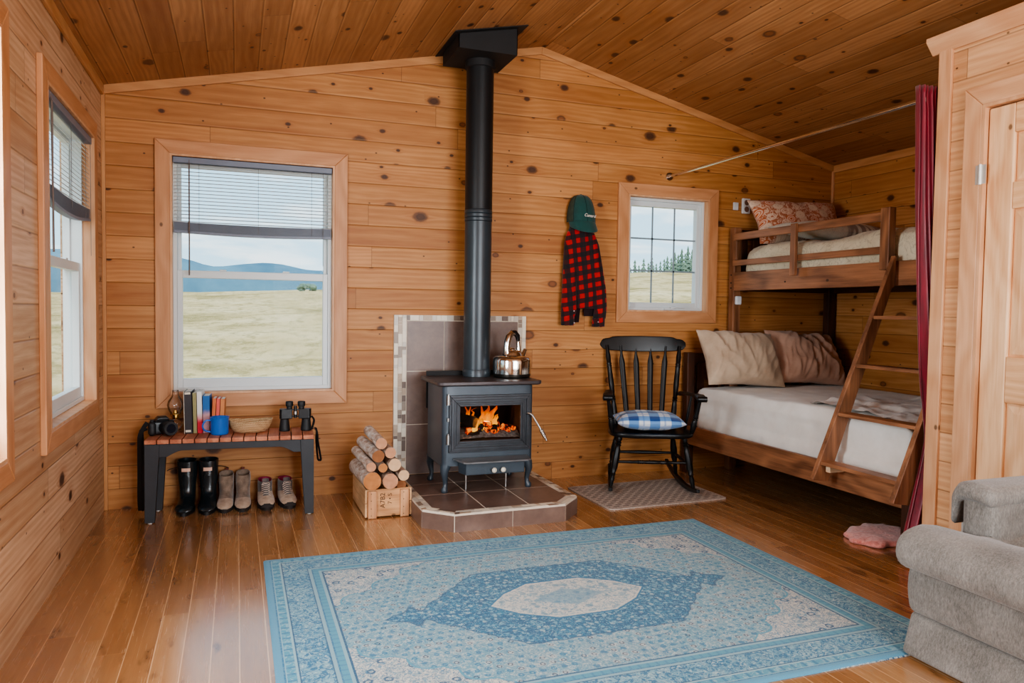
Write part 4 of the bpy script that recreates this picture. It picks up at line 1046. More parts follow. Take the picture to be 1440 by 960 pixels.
# ---- binoculars
BC = Vector((.328, 4.610, BZ + .0006)); BMX = Matrix.Translation(BC) @ Matrix.Rotation(R(-4), 4, 'Z')
t = thing('binoculars', 'black binoculars standing upright at the bench end', 'binoculars', BC, R(-4))
for s in (-1, 1):
    mb = MB(); mb.M = BMX
    mb.lathe([(.0300, 0), (.0315, .004), (.0310, .012), (.0255, .062), (.0250, .070)], (s * .062, 0, 0), 28); mb.build('objective_barrel', RUBBER, t, smooth=40)
    mb = MB(); mb.M = BMX
    mb.loft([[(s * (.062 + .0275 * math.cos(a)) if True else 0, .026 * math.sin(a), z) for a in [2 * PI * k / 20 for k in range(20)]] for z in (.070, .076)] , True, True)
    mb.loft([[(s * x, y, z) for x, y in ((.018, -.024), (.080, -.027), (.091, -.012), (.091, .016), (.078, .027), (.020, .024))] for z in (.074, .078, .126, .132)], True, True); mb.build('prism_housing', BLACKP, t, smooth=0, bevel=.004)
    mb = MB(); mb.M = BMX
    mb.lathe([(.0165, .130), (.0165, .146), (.0215, .148), (.0225, .156), (.0225, .172), (.0200, .176), (.014, .170), (.001, .168)], (s * .0345, 0, 0), 24, caps=(True, False)); mb.build('eyepiece', RUBBER, t, smooth=40)
mb = MB(); mb.M = BMX; mb.box(-.022, .022, -.008, .010, .082, .090); mb.box(-.020, .020, -.008, .010, .122, .130); mb.cyl((0, -.010, .078), (0, -.010, .150), .009, n=16); br = mb.build('centre_bridge', BLACKP, t, smooth=40, bevel=.001)
mb = MB(); mb.M = BMX; mb.cyl((0, -.010, .100), (0, -.010, .118), .0125, n=18); mb.build('focus_wheel', BRUSHED, br, smooth=40)
mb = MB()
ribbon(mb, smoothpts([BMX @ Vector((.093, .004, .085)), BMX @ Vector((.108, .006, .06)), BMX @ Vector((.100, .012, .020)), bp(BL - .01, .14, BZ + .016), bp(BL + .014, .14, BZ + .010), bp(BL + .022, .14, BZ - .018), bp(BL + .026, .145, .40), bp(BL + .038, .15, .33), bp(BL + .044, .155, .29), bp(BL + .034, .165, .283), bp(BL + .026, .172, .30), bp(BL + .018, .178, .40), bp(BL + .020, .178, BZ - .01), bp(BL + .012, .178, BZ + .014), bp(BL - .02, .175, BZ + .016), BMX @ Vector((.05, .045, .014))]), .014, .0022, (.7, -.7, .1))
mb.build('neck_strap', STRAP, t, smooth=40)

# ================================================================ footwear under the bench
def selip(F, B, w, n=24, p=2.4, flat=0.0):
    """ring through front point F and back point B (y, z) with half width w"""
    out = []
    for k in range(n):
        a = 2 * PI * k / n; c, s_ = math.cos(a), math.sin(a)
        u = math.copysign(abs(c) ** (2 / p), c); v = math.copysign(abs(s_) ** (2 / p), s_)
        y = (F[0] + B[0]) / 2 + (F[0] - B[0]) / 2 * u; z = (F[1] + B[1]) / 2 + (F[1] - B[1]) / 2 * u
        out.append((w * v, y, z))
    return out
def shoe_rings(spec): return [selip(F, B, w) for F, B, w in spec]
def foot_outline(L, w, n=28, toe=.5):
    pts = []
    for k in range(n):
        a = 2 * PI * k / n; y = -L / 2 + L / 2 * math.cos(a)
        k2 = (-y) / L; wid = w * (.78 + .30 * math.sin(PI * min(1, k2 * 1.02)) ** 1.2 * (.6 + .7 * k2))
        pts.append((wid * math.copysign(abs(math.sin(a)) ** .75, math.sin(a)), y))
    return pts
WELLY = plain('dark_rubber_boot', lin(26, 34, 38), .22, nscale=6, namt=.15)
WELLYS = plain('black_boot_sole', lin(20, 22, 24), .55, nscale=30)
LABELM = plain('boot_label', lin(222, 178, 156), .6, nscale=60, namt=.1)
def place(mb, x, y, rz, mirror=1):
    mb.M = Matrix.Translation((x, y, 0)) @ Matrix.Rotation(rz, 4, 'Z') @ Matrix.Diagonal((mirror, 1, 1, 1))
def welly(x, y, rz, label, mir):
    t = thing('rubber_boot', label, 'boot', (x, y, 0), rz, 'rubber boots under the bench')
    spec = [((-.128, .288), (.0, .292), .054), ((-.127, .270), (.0, .27), .0535), ((-.118, .20), (.0, .20), .050), ((-.110, .14), (.0, .135), .044), ((-.112, .108), (.002, .085), .042), ((-.128, .088), (.004, .045), .042), ((-.152, .075), (-.004, .022), .043), ((-.178, .066), (-.06, .018), .045), ((-.205, .058), (-.12, .018), .048), ((-.228, .047), (-.18, .018), .047), ((-.242, .034), (-.22, .018), .038), ((-.247, .024), (-.243, .018), .018)]
    spec = [(F_, B_, w_ * 1.06) for F_, B_, w_ in spec]
    mb = MB(); place(mb, x, y, rz, mir); inner = [((-.124, .290), (-.004, .293), .050), ((-.122, .20), (-.006, .20), .046)]
    mb.loft([selip(*q) for q in inner[::-1]] + shoe_rings(spec), True, True); b = mb.build('boot_shaft', WELLY, t, smooth=50)
    mb = MB(); place(mb, x, y, rz, mir); mb.prism(foot_outline(.252, .046), 0, .018, 'z'); mb.prism([p for p in foot_outline(.252, .048)], .010, .020, 'z'); mb.build('sole', WELLYS, t, smooth=40)
    mb = MB(); place(mb, x, y, rz, mir); mb.loft([[(-.024 + .048 * k / 6, -.1285 + .016 * ((-.024 + .048 * k / 6) / .054) ** 2 * 1.5 - o, z) for k in range(7)] + [(.024 - .048 * k / 6, -.1262 + .016 * ((.024 - .048 * k / 6) / .054) ** 2 * 1.5, z) for k in range(7)] for z, o in ((.232, 0), (.252, .001))]); mb.build('boot_label', LABELM, t, smooth=0)
    mb = MB(); place(mb, x, y, rz, mir); mb.tube(smoothpts([(-.051, -.06, .245), (-.07, -.05, .243), (-.098, -.045, .235), (-.112, -.043, .226)]), [.005] * 18 + [.006], 8, flat=.45); mb.build('side_strap', WELLYS, t, smooth=60)
welly(-.273, 4.830, R(-4), 'dark rubber boot standing next to the bench leg at the window corner', 1)
welly(-.159, 4.822, R(-2), 'dark rubber boot standing beside the taupe ankle boots', -1)
def suede(name, c1, c2):
    m = mat_begin(name); co = objco(); n = noise(co, 26.0, 4.0, 0.65)
    mat_end(principled(ramp(n, [(0.3, c1), (0.7, c2)]), 0.9, 0.0, n, 0.4, 0.004, sheen=0.3)); return m
TAUPE = suede('taupe_suede', lin(92, 76, 64), lin(142, 122, 106)); TOE = suede('pale_suede', lin(140, 116, 98), lin(182, 160, 140))
DSOLE = plain('dark_sole', lin(40, 34, 32), .8, nscale=30)
def ankle(x, y, rz, label, mir):
    t = thing('ankle_boot', label, 'boot', (x, y, 0), rz, 'taupe ankle boots under the bench')
    mb = MB(); place(mb, x, y, rz, mir)
    spec = [((-.112, .186), (-.012, .205), .040), ((-.116, .168), (-.006, .18), .043), ((-.118, .14), (-.002, .14), .043), ((-.118, .115), (.0, .09), .040), ((-.132, .098), (.002, .05), .039), ((-.156, .084), (-.004, .026), .041), ((-.182, .072), (-.06, .02), .043)]
    toe = [((-.182, .072), (-.06, .02), .0432), ((-.208, .062), (-.12, .02), .046), ((-.232, .050), (-.18, .02), .045), ((-.246, .036), (-.22, .02), .036), ((-.251, .026), (-.246, .02), .018)]
    inner = [((-.108, .184), (-.016, .203), .037), ((-.108, .13), (-.016, .13), .034)]
    mb.loft([selip(*q) for q in inner[::-1]] + shoe_rings(spec), True, False)
    for v in mb.v: v.x += .0025 * fn3(v, 40, mir)
    mb.build('boot_upper', TAUPE, t, smooth=60)
    mb = MB(); place(mb, x, y, rz, mir); mb.loft(shoe_rings(toe), False, True); mb.build('toe_panel', TOE, t, smooth=60)
    mb = MB(); place(mb, x, y, rz, mir); mb.prism(foot_outline(.254, .044), 0, .021, 'z'); mb.build('sole', DSOLE, t, smooth=40)
    mb = MB(); place(mb, x, y, rz, mir); ribbon(mb, [(0, -.004, .17), (0, .006, .20), (0, .004, .215), (0, -.006, .214), (0, -.008, .195)], .016, .002, (1, 0, 0)); mb.build('pull_tab', plain('red_tab', lin(112, 52, 44), .8, nscale=30), t, smooth=40)
ankle(-.058, 4.838, R(-3), 'taupe suede ankle boot beside the rubber boots', 1)
ankle(.034, 4.832, R(-1), 'taupe suede ankle boot beside the hiking boots', -1)
HIKE = suede('beige_nubuck', lin(148, 122, 102), lin(196, 172, 150)); HGREY = suede('grey_mesh', lin(62, 58, 58), lin(116, 108, 104)); PINK = plain('magenta_lining', lin(140, 40, 70), .8, nscale=50, namt=.25)
LACE = plain('pale_lace', lin(196, 178, 164), .8, nscale=80, namt=.2)
def hiker(x, y, rz, label, mir):
    t = thing('hiking_boot', label, 'boot', (x, y, 0), rz, 'hiking boots under the bench')
    col = [((-.122, .142), (-.012, .152), .040), ((-.124, .125), (-.004, .13), .043), ((-.122, .10), (-.002, .095), .042), ((-.136, .088), (.0, .055), .042)]
    low = [((-.136, .088), (.0, .055), .0425), ((-.160, .080), (-.004, .03), .044), ((-.186, .072), (-.06, .024), .047), ((-.214, .062), (-.12, .024), .049), ((-.238, .050), (-.18, .024), .047), ((-.252, .036), (-.22, .024), .037), ((-.257, .028), (-.25, .024), .018)]
    inner = [((-.116, .140), (-.018, .150), .035), ((-.112, .10), (-.02, .10), .03)]
    mb = MB(); place(mb, x, y, rz, mir); mb.loft(shoe_rings(col), False, False); mb.build('ankle_collar', HGREY, t, smooth=60)
    mb = MB(); place(mb, x, y, rz, mir); mb.loft([selip(*q) for q in inner[::-1]] + [selip(*col[0])], True, False); mb.build('lining', PINK, t, smooth=60)
    mb = MB(); place(mb, x, y, rz, mir); mb.loft(shoe_rings(low), False, True); mb.build('boot_upper', HIKE, t, smooth=60)
    mb = MB(); place(mb, x, y, rz, mir); mb.prism(foot_outline(.262, .047), 0, .026, 'z')
    mb.loft([[(.034 * math.sin(a) * k2, -.262 + .006 * (1 - math.cos(a)) * 2 + o, z) for a in [PI * q / 10 - PI / 2 for q in range(11)]] for z, k2, o in ((.02, 1.1, .0), (.030, .95, .002), (.040, .55, .010))], True, True); mb.build('sole', DSOLE, t, smooth=40)
    mb = MB(); place(mb, x, y, rz, mir)
    mb.loft([[(-.019, y_, z_), (0, y_ - .006, z_ + .006), (.019, y_, z_), (.016, y_ + .006, z_ - .004), (-.016, y_ + .006, z_ - .004)] for y_, z_ in ((-.119, .160), (-.126, .140), (-.126, .115), (-.138, .096), (-.160, .084), (-.186, .075))]); mb.build('tongue', HGREY, t, smooth=50)
    mb = MB(); place(mb, x, y, rz, mir)
    for k in range(6):
        s = k / 5; y_ = -.130 - .055 * s - .004; z_ = .128 - .046 * s
        q = .024
        mb.tube([(-q, y_ + .012, z_ - .004), (-.010, y_ - .004, z_ + .006), (.010, y_ - .006, z_ + .004), (q, y_ + .010, z_ - .010)], .0024, 6)
    for s in (-1, 1): mb.tube(smoothpts([(0, -.138, .138), (s * .016, -.146, .142), (s * .022, -.142, .128), (s * .006, -.140, .134)]), .002, 6)
    mb.build('laces', LACE, t, smooth=60)
hiker(.157, 4.833, R(2), 'beige hiking boot with magenta tongue beside the ankle boots', 1)
hiker(.270, 4.828, R(6), 'beige hiking boot with magenta tongue nearest the bench leg below the binoculars', -1)

# ================================================================ doormat, rocking chair, cushion
def mat_material():
    m = mat_begin('grey_dash_mat'); x, y, z = sep(objco())
    b = y / 0.034; row = floor_(b); fy = fract(b); fx = fract(x / 0.066 + fm('MODULO', absv(row), 2.0) * 0.5)
    dash = (fx > 0.16) * (fx < 0.80) * (fy > 0.30) * (fy < 0.74)
    n = noise(objco(), 90.0, 3.0)
    edge = mn(0.435 - absv(x), 0.305 - absv(y))
    dash = dash * (edge > 0.02)
    c = mix(dash * 0.85, ramp(n, [(0.3, lin(158, 144, 134)), (0.7, lin(190, 176, 164))]), lin(84, 74, 70))
    mat_end(principled(c, 0.95, 0.0, n, 0.3, 0.003)); return m
def rounded_rect(w, h, r, n=6):
    out = []
    for cx_, cy_, a in ((w - r, h - r, 0), (-w + r, h - r, 90), (-w + r, -h + r, 180), (w - r, -h + r, 270)):
        for k in range(n + 1): out.append((cx_ + r * math.cos(R(a + 90 * k / n)), cy_ + r * math.sin(R(a + 90 * k / n))))
    return out
t = thing('doormat', 'pale grey doormat with dark dashes under the rocking chair', 'mat', (2.545, 4.278, 0), R(1.5))
mb = MB(); mb.M = world_of(t); mb.prism(rounded_rect(.435, .305, .035), .0005, .008, 'z'); mb.build('mat_pile', mat_material(), t, smooth=0, bevel=.002)
MATZ = .0085
CHM = Matrix.Translation((2.565, 4.232, MATZ)) @ Matrix.Rotation(R(-22.3), 4, 'Z')
BLACKW = plain('black_lacquered_wood', lin(17, 17, 18), .34, nscale=8, namt=.2, spec=.35)
C = thing('rocking_chair', 'black wooden rocking chair with spindle back on the doormat', 'chair', CHM.translation, R(-22.3))
def cb(): m_ = MB(); m_.M = CHM; return m_
def rocker_z(y): return .0 + .34 * (y - .22) ** 2
for s in (-1, 1):
    mb = cb(); rows = []
    for k in range(25):
        y = -.105 + .80 * k / 24; z = rocker_z(y); hh = .036 * (1 - .35 * abs(k - 12) / 12); x = s * (.272 - .085 * y); w = .013
        rows.append([(x - w, y, z), (x + w, y, z), (x + w, y, z + hh), (x - w, y, z + hh)])
    mb.loft(rows); mb.build('rocker', BLACKW, C, smooth=30, bevel=.004)
    tp = [(0, .016), (.06, .018), (.10, .013), (.12, .020), (.15, .013), (.17, .0215), (.20, .014), (.26, .019), (.42, .0235), (.62, .022), (.72, .014), (.74, .019), (.77, .013), (.84, .017), (.90, .014), (1, .011)]
    mb = cb(); mb.turned((s * .212, .035, .372), (s * .271, 0, rocker_z(0) + .025), tp); mb.build('leg', BLACKW, C, smooth=60)
    mb = cb(); mb.turned((s * .190, .365, .372), (s * .236, .43, rocker_z(.43) + .025), tp); mb.build('leg', BLACKW, C, smooth=60)
    mb = cb(); mb.turned((s * .240, .020, .195), (s * .213, .40, .20), [(0, .008), (.3, .011), (.5, .013), (.7, .011), (1, .008)]); mb.build('side_stretcher', BLACKW, C, smooth=60)
mb = cb(); mb.turned((-.238, .018, .205), (.238, .018, .205), [(0, .008), (.2, .010), (.30, .0105), (.31, .014), (.325, .010), (.34, .014), (.355, .010), (.37, .014), (.385, .011), (.5, .0125), (.615, .011), (.63, .014), (.645, .010), (.66, .014), (.675, .010), (.69, .014), (.70, .0105), (.8, .010), (1, .008)]); mb.build('front_stretcher', BLACKW, C, smooth=60)
mb = cb(); mb.turned((-.213, .40, .20), (.213, .40, .20), [(0, .008), (.3, .011), (.5, .013), (.7, .011), (1, .008)]); mb.build('rear_stretcher', BLACKW, C, smooth=60)
# seat
def seatring(k, z):
    pts = []
    for i in range(40):
        a = 2 * PI * i / 40; c, s_ = math.cos(a), math.sin(a)
        x = (.298) * math.copysign(abs(c) ** .5, c); y = .205 + .245 * math.copysign(abs(s_) ** .55, s_)
        x *= 1 - .16 * (y + .04) / .49
        pts.append((x * k, .205 + (y - .205) * k, z))
    return pts
mb = cb(); mb.loft([seatring(.93, .368), seatring(.985, .374), seatring(1, .384), seatring(.99, .396), seatring(.95, .401), seatring(.7, .394)]); mb.build('seat', BLACKW, C, smooth=50)
# back
def backpt(x, s):   # s 0 at the seat, 1 at the crest
    return (x, .405 + .135 * s + .010 * math.sin(PI * s), .392 + .560 * s)
for s in (-1, 1):
    pr = [(0, .015), (.05, .018), (.12, .0205), (.22, .019), (.30, .015), (.315, .020), (.33, .014), (.345, .020), (.36, .015), (.5, .020), (.62, .0185), (.72, .016), (.735, .020), (.75, .015), (.765, .020), (.78, .016), (.86, .0185), (.95, .012), (1, .011)]
    mb = cb(); a, b = Vector(backpt(s * .200, 0)), Vector(backpt(s * .263, 1)); mb.turned(a, b, pr); mb.build('back_post', BLACKW, C, smooth=60)
for x0, x1 in ((-.118, -.163), (-.040, -.054), (.040, .054), (.118, .163)):
    mb = cb(); rows = []
    for s, w, th in ((0, .016, .010), (.08, .018, .0085), (.5, .0195, .007), (.76, .0205, .007), (.80, .020, .007), (.90, .0085, .008), (1, .0085, .008)):
        p = Vector(backpt(x0 + (x1 - x0) * s, s)); rows.append([p + Vector((w * math.cos(a), th * math.sin(a), 0)) for a in [2 * PI * k / 12 for k in range(12)]])
    mb.loft(rows); mb.build('arrow_spindle', BLACKW, C, smooth=50)
mb = cb(); rows = []; N = 28
for k in range(N + 1):
    u = -1 + 2 * k / N; x = .312 * u
    e = max(0, (abs(u) - .86) / .14)
    top = 1.022 - .010 * abs(u) ** 2 - (.012 * (1 if abs(u) > .70 else 0) * min(1, (abs(u) - .70) / .06) if abs(u) > .70 else 0) - .022 * e ** 2.2
    bot = .922 - .012 * (1 - u * u) + .030 * e ** 2
    y = .545 - .028 * (1 - u * u) + .02
    rows.append([(x, y - .011, bot), (x, y + .011, bot), (x, y + .020, (top + bot) / 2), (x, y + .024, top), (x, y + .004, top), (x, y - .006, (top + bot) / 2)])
mb.loft(rows); mb.build('crest_rail', BLACKW, C, smooth=40, bevel=.005)
for s in (-1, 1):
    mb = cb(); rows = []
    for k in range(15):
        q = k / 14; y = -.055 + .52 * q; z = .628 + .028 * (1 - q) + (-.012 if q > .9 else 0) - .022 * max(0, .12 - q) / .12
        x = s * (.305 - .055 * q); w = .030 - .010 * q + (.004 if q < .15 else 0)
        rows.append([(x - w, y, z - .010), (x, y, z - .014), (x + w, y, z - .010), (x + w, y, z + .008), (x, y, z + .012), (x - w, y, z + .008)])
    mb.loft(rows); mb.cyl((s * .305 - .030, -.052, .636), (s * .305 + .030, -.052, .636), .019, n=16); mb.build('armrest', BLACKW, C, smooth=40, bevel=.003)
    ap = [(0, .012), (.08, .015), (.2, .020), (.34, .017), (.38, .013), (.40, .018), (.43, .013), (.46, .018), (.52, .015), (.75, .014), (.9, .012), (1, .010)]
    mb = cb(); mb.turned((s * .262, .045, .395), (s * .300, -.020, .638), ap); mb.build('arm_support', BLACKW, C, smooth=60)
    mb = cb(); mb.turned((s * .248, .20, .395), (s * .285, .19, .635), [(0, .008), (.5, .011), (1, .007)]); mb.build('arm_spindle', BLACKW, C, smooth=60)
# cushion
def plaid_mat():
    m = mat_begin('blue_plaid'); x, y, z = sep(objco())
    def bands(u):
        f = fract(u * 7.2); return smooth(0.02, 0.07, f) * (1.0 - smooth(0.50, 0.55, f)), smooth(0.70, 0.73, f) * (1.0 - smooth(0.78, 0.81, f))
    a, a2 = bands(x + 0.021); b, b2 = bands(y + z * 1.0 + 0.03)
    k = (a + b) * 0.5
    c = ramp(k, [(0.0, lin(214, 222, 230)), (0.5, lin(106, 152, 204)), (1.0, lin(28, 72, 138))])
    c = mix(mx(a2, b2) * 0.55, c, lin(70, 120, 186))
    th = noise(vec(x * 600.0, y * 600.0, z * 600.0), 1.0, 1.0)
    mat_end(principled(c, 0.9, 0.0, th, 0.2, 0.001, sheen=0.2)); return m
def pillow(mb, w, h, th, M, wr=0.0, seed=0.0, p=2.6, nu=40, nv=32, corner=.12, wscale=7.0, dirx=1.0, fold=.35):
    """soft pillow: outline w x h, thickness th, in its own plane"""
    def half(sg):
        def f(u, v):
            a, b = 2 * u - 1, 2 * v - 1
            k = (max(0, 1 - abs(a) ** p) * max(0, 1 - abs(b) ** p)) ** .55
            pinch = 1 - corner * (1 - (abs(a) * abs(b)) ** 1.2) * max(abs(a), abs(b)) ** 3
            x, y = a * w / 2 * pinch, b * h / 2 * pinch
            q = Vector((x * dirx, y, seed)); 
            q = Vector((q.x + .05 * mnoise.noise(q * 5.0), q.y + .05 * mnoise.noise(q * 5.0 + Vector((3, 1, 0))), q.z)); ca, sa_ = math.cos(fold), math.sin(fold)
            f1 = Vector(((q.x * ca + q.y * sa_) * wscale, (-q.x * sa_ + q.y * ca) * wscale * .28, q.z)); f2 = Vector(((q.x * ca - q.y * sa_) * wscale * 2.1, (q.x * sa_ + q.y * ca) * wscale * .6, q.z + 4))
            wrn = wr * ((1 - abs(mnoise.noise(f1)) * 2.6) * .75 + (1 - abs(mnoise.noise(f2)) * 2.6) * .35 - .35) * min(1, k * 2.2)
            return M @ Vector((x + wrn * .4, y + wrn * .3, sg * (th / 2 * k + wrn)))
        return f
    mb.grid(half(1), nu, nv); mb.grid(half(-1), nu, nv)
CU = CHM @ Matrix.Translation((-.005, .185, .462))
t = thing('seat_cushion', 'blue and white plaid cushion on the rocking chair seat', 'cushion', CU.translation, R(-22.3))
mb = MB(); pillow(mb, .455, .40, .120, CU, .004, 3.0, corner=.06); o = mb.build('cushion_cover', plaid_mat(), t, smooth=180)

# ================================================================ shirt and cap on the wall
def buffalo():
    m = mat_begin('red_black_check'); x, y, z = sep(objco())
    p = 0.0665
    n = noise(vec(x * 7.0, 0.0, z * 7.0), 1.0, 2.0) - 0.5
    fx = fract((x + z * 0.10 + n * 0.018 + 0.012) / p); fz = fract((z - x * 0.22 + n * 0.02) / p)
    a = smooth(0.42, 0.50, fx) * (1.0 - smooth(0.93, 1.0, fx)); b = smooth(0.42, 0.50, fz) * (1.0 - smooth(0.93, 1.0, fz))
    k = (a + b) * 0.5
    c = ramp(k, [(0.0, lin(172, 18, 16)), (0.24, lin(172, 18, 16)), (0.38, lin(58, 9, 12)), (0.62, lin(58, 9, 12)), (0.75, lin(20, 16, 20)), (1.0, lin(20, 16, 20))])
    tw = noise(vec((x + z) * 260.0, 0.0, (x - z) * 90.0), 1.0, 2.0)
    mat_end(principled(c, 0.92, 0.0, tw, 0.3, 0.002, sheen=0.15)); return m
CHECK = buffalo(); CHECKD = plain('dark_shirt_lining', lin(34, 12, 16), .95, nscale=20, namt=.3)
SY = 4.800
t = thing('plaid_shirt', 'red and black checked flannel shirt hanging on the wall under the cap', 'shirt', (2.31, SY, 1.10))
def cloth(mb, secs, n=28, fold=.010, seed=0.0, closed0=True, closed1=True):
    """hanging cloth: sections (cx, cy, z, half width, half depth)"""
    rows = []
    for cx_, cy_, z, w, d in secs:
        rows.append([(cx_ + w * math.cos(a) + fold * .5 * fn3((math.cos(a) * 2, z * 3, seed), 1), min(YB - .006, cy_ + d * math.sin(a) + fold * fn3((math.cos(a) * 4 + seed, z * 2.2, math.sin(a)), 1)), z + .006 * fn3((math.cos(a) * 3, seed, z), 1)) for a in [2 * PI * k / n for k in range(n)]])
    mb.loft(rows, closed0, closed1)
def interp(secs, n):
    out = []
    for i in range(n):
        s = i / (n - 1) * (len(secs) - 1); k = min(int(s), len(secs) - 2); f = s - k; f = f * f * (3 - 2 * f) * .5 + f * .5
        out.append(tuple(a + (b - a) * f for a, b in zip(secs[k], secs[k + 1])))
    return out
mb = MB(); cloth(mb, interp([(2.292, 4.826, 1.90, .03, .020), (2.290, 4.818, 1.84, .072, .034), (2.288, 4.812, 1.77, .090, .044), (2.293, 4.808, 1.62, .108, .046), (2.318, 4.806, 1.45, .112, .045), (2.340, 4.806, 1.32, .110, .040), (2.352, 4.808, 1.225, .108, .030)], 28), 36, .022, 1.0); mb.build('shirt_body', CHECK, t, smooth=180)
mb = MB(); cloth(mb, interp([(2.222, 4.812, 1.765, .030, .026), (2.210, 4.806, 1.68, .046, .042), (2.203, 4.802, 1.50, .050, .045), (2.204, 4.800, 1.32, .052, .044), (2.204, 4.800, 1.20, .054, .038), (2.196, 4.800, 1.165, .046, .032)], 24), 26, .016, 4.0); sl = mb.build('sleeve', CHECK, t, smooth=180)
mb = MB(); cloth(mb, interp([(2.196, 4.800, 1.167, .0475, .034), (2.194, 4.800, 1.105, .0465, .030)], 6), 26, .008, 5.0); mb.build('cuff', CHECK, sl, smooth=60)
mb = MB(); mb.ball((2.232, 4.768, 1.122), .005); mb.ball((2.226, 4.762, 1.205), .005); mb.build('button', plain('shirt_button', lin(196, 176, 176), .3, nscale=20), sl, smooth=60)
mb = MB(); cloth(mb, interp([(2.362, 4.814, 1.765, .030, .026), (2.386, 4.806, 1.68, .040, .040), (2.414, 4.802, 1.52, .045, .044), (2.440, 4.800, 1.36, .047, .042), (2.450, 4.800, 1.24, .044, .036), (2.440, 4.800, 1.155, .046, .032)], 24), 26, .016, 8.0); sr = mb.build('sleeve', CHECK, t, smooth=180)
mb = MB(); cloth(mb, interp([(2.440, 4.800, 1.157, .0475, .034), (2.436, 4.800, 1.096, .050, .030)], 6), 26, .008, 9.0); mb.build('cuff', CHECK, sr, smooth=60)
mb = MB(); mb.ball((2.420, 4.766, 1.13), .005); mb.build('button', MATS['shirt_button'], sr, smooth=60)
mb = MB(); cloth(mb, interp([(2.268, 4.840, 1.30, .05, .012), (2.262, 4.842, 1.18, .045, .012), (2.262, 4.842, 1.125, .040, .010)], 10), 20, .008, 12.0); cloth(mb, interp([(2.385, 4.838, 1.30, .05, .014), (2.380, 4.838, 1.17, .042, .014)], 8), 20, .008, 13.0); mb.build('back_hem', CHECKD, t, smooth=60)
t = thing('baseball_cap', 'dark green baseball cap with white script hanging above the shirt', 'cap', (2.294, 4.80, 1.75))
GREENC = plain('dark_green_twill', lin(16, 66, 62), .85, nscale=30, namt=.15, bump=.25, bscale=700, sheen=.2)
MESH = plain('brown_green_mesh', lin(52, 62, 50), .9, nscale=40, namt=.25, bump=.4, bscale=500)
def capf(u, v):
    a = PI * u; z = 1.832 + .196 * math.sin(PI / 2 * v) ** 1.0; k = math.cos(PI / 2 * v) ** .62
    return (2.294 + .105 * k * math.cos(a + PI), 4.832 - .118 * k * math.sin(a) * (1 - .25 * v), z)
mb = MB(); mb.grid(lambda u, v: capf(.20 + .80 * u, v), 26, 14); crown = mb.build('crown', GREENC, t, smooth=60, solid=.003)
mb = MB(); mb.grid(lambda u, v: capf(.20 * u, v), 8, 14); mb.build('mesh_side', MESH, t, smooth=60, solid=.003)
mb = MB(); mb.ball((2.294, 4.826, 2.029), (.011, .008, .006)); mb.build('top_button', GREENC, t, smooth=60)
mb = MB()
for u in (.20, .5, .8): mb.tube([(capf(u, v / 10)[0] + 0, capf(u, v / 10)[1] - .0025, capf(u, v / 10)[2]) for v in range(10)], .0022, 6)
mb.build('seam', plain('cap_seam', lin(10, 44, 42), .9, nscale=30), crown, smooth=60)
def visor(u, v):
    a = PI * (.06 + .88 * u); k = .102 + .002 * v
    x = 2.294 + .012 * v + k * math.cos(a + PI); y = 4.832 - .114 * math.sin(a) - .032 * v * math.sin(a); z = 1.836 - .078 * v * math.sin(a) ** .55 - .006 * v + .006 * (1 - math.sin(a))
    return (x, y, z)
mb = MB(); mb.grid(visor, 28, 8); mb.build('visor', GREENC, t, smooth=60, solid=.004)
text('cap_lettering', 'Cunard', .030, plain('white_stitch', lin(232, 222, 212), .8, nscale=90), crown, facing(2.312, 4.7125, 1.872, R(5), R(-4)), .0015, .3)

# ================================================================ bunk bed
BKX0, BKX1, BKY0, BKY1 = 3.185, 4.575, 2.77, 4.835
UX = 3.575
B = thing('bunk_bed', 'dark stained wooden bunk bed filling the alcove corner', 'bunk bed', ((BKX0 + BKX1) / 2, (BKY0 + BKY1) / 2, 0))
def bw(name, x0, x1, y0, y1, z0, z1, ax, dark=False, bev=.004, parent=None):
    mb = MB(); mb.box(x0, x1, y0, y1, z0, z1); return mb.build(name, darkwood(ax) if dark else bunkwood(ax), parent or B, smooth=0, bevel=bev)
# lower bed
bw('side_rail', BKX0, BKX0 + .028, BKY0 + .05, BKY1 - .06, .218, .358, 'y')
bw('side_rail', BKX1 - .028, BKX1, BKY0 + .05, BKY1 - .06, .218, .358, 'y')
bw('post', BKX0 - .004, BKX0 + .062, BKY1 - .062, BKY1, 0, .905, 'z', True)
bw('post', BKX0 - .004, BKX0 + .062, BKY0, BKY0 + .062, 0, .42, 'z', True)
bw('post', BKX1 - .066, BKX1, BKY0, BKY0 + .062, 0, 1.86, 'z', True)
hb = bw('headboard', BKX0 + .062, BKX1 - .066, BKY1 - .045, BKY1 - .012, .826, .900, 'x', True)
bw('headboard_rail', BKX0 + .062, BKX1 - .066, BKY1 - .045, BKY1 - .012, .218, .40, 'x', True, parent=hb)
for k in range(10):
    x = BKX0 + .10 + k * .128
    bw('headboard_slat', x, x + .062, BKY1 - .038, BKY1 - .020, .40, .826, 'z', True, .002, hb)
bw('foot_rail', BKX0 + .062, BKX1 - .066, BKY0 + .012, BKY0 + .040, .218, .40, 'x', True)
bw('slat_deck', BKX0 + .03, BKX1 - .03, BKY0 + .05, BKY1 - .07, .300, .318, 'x', True, 0)
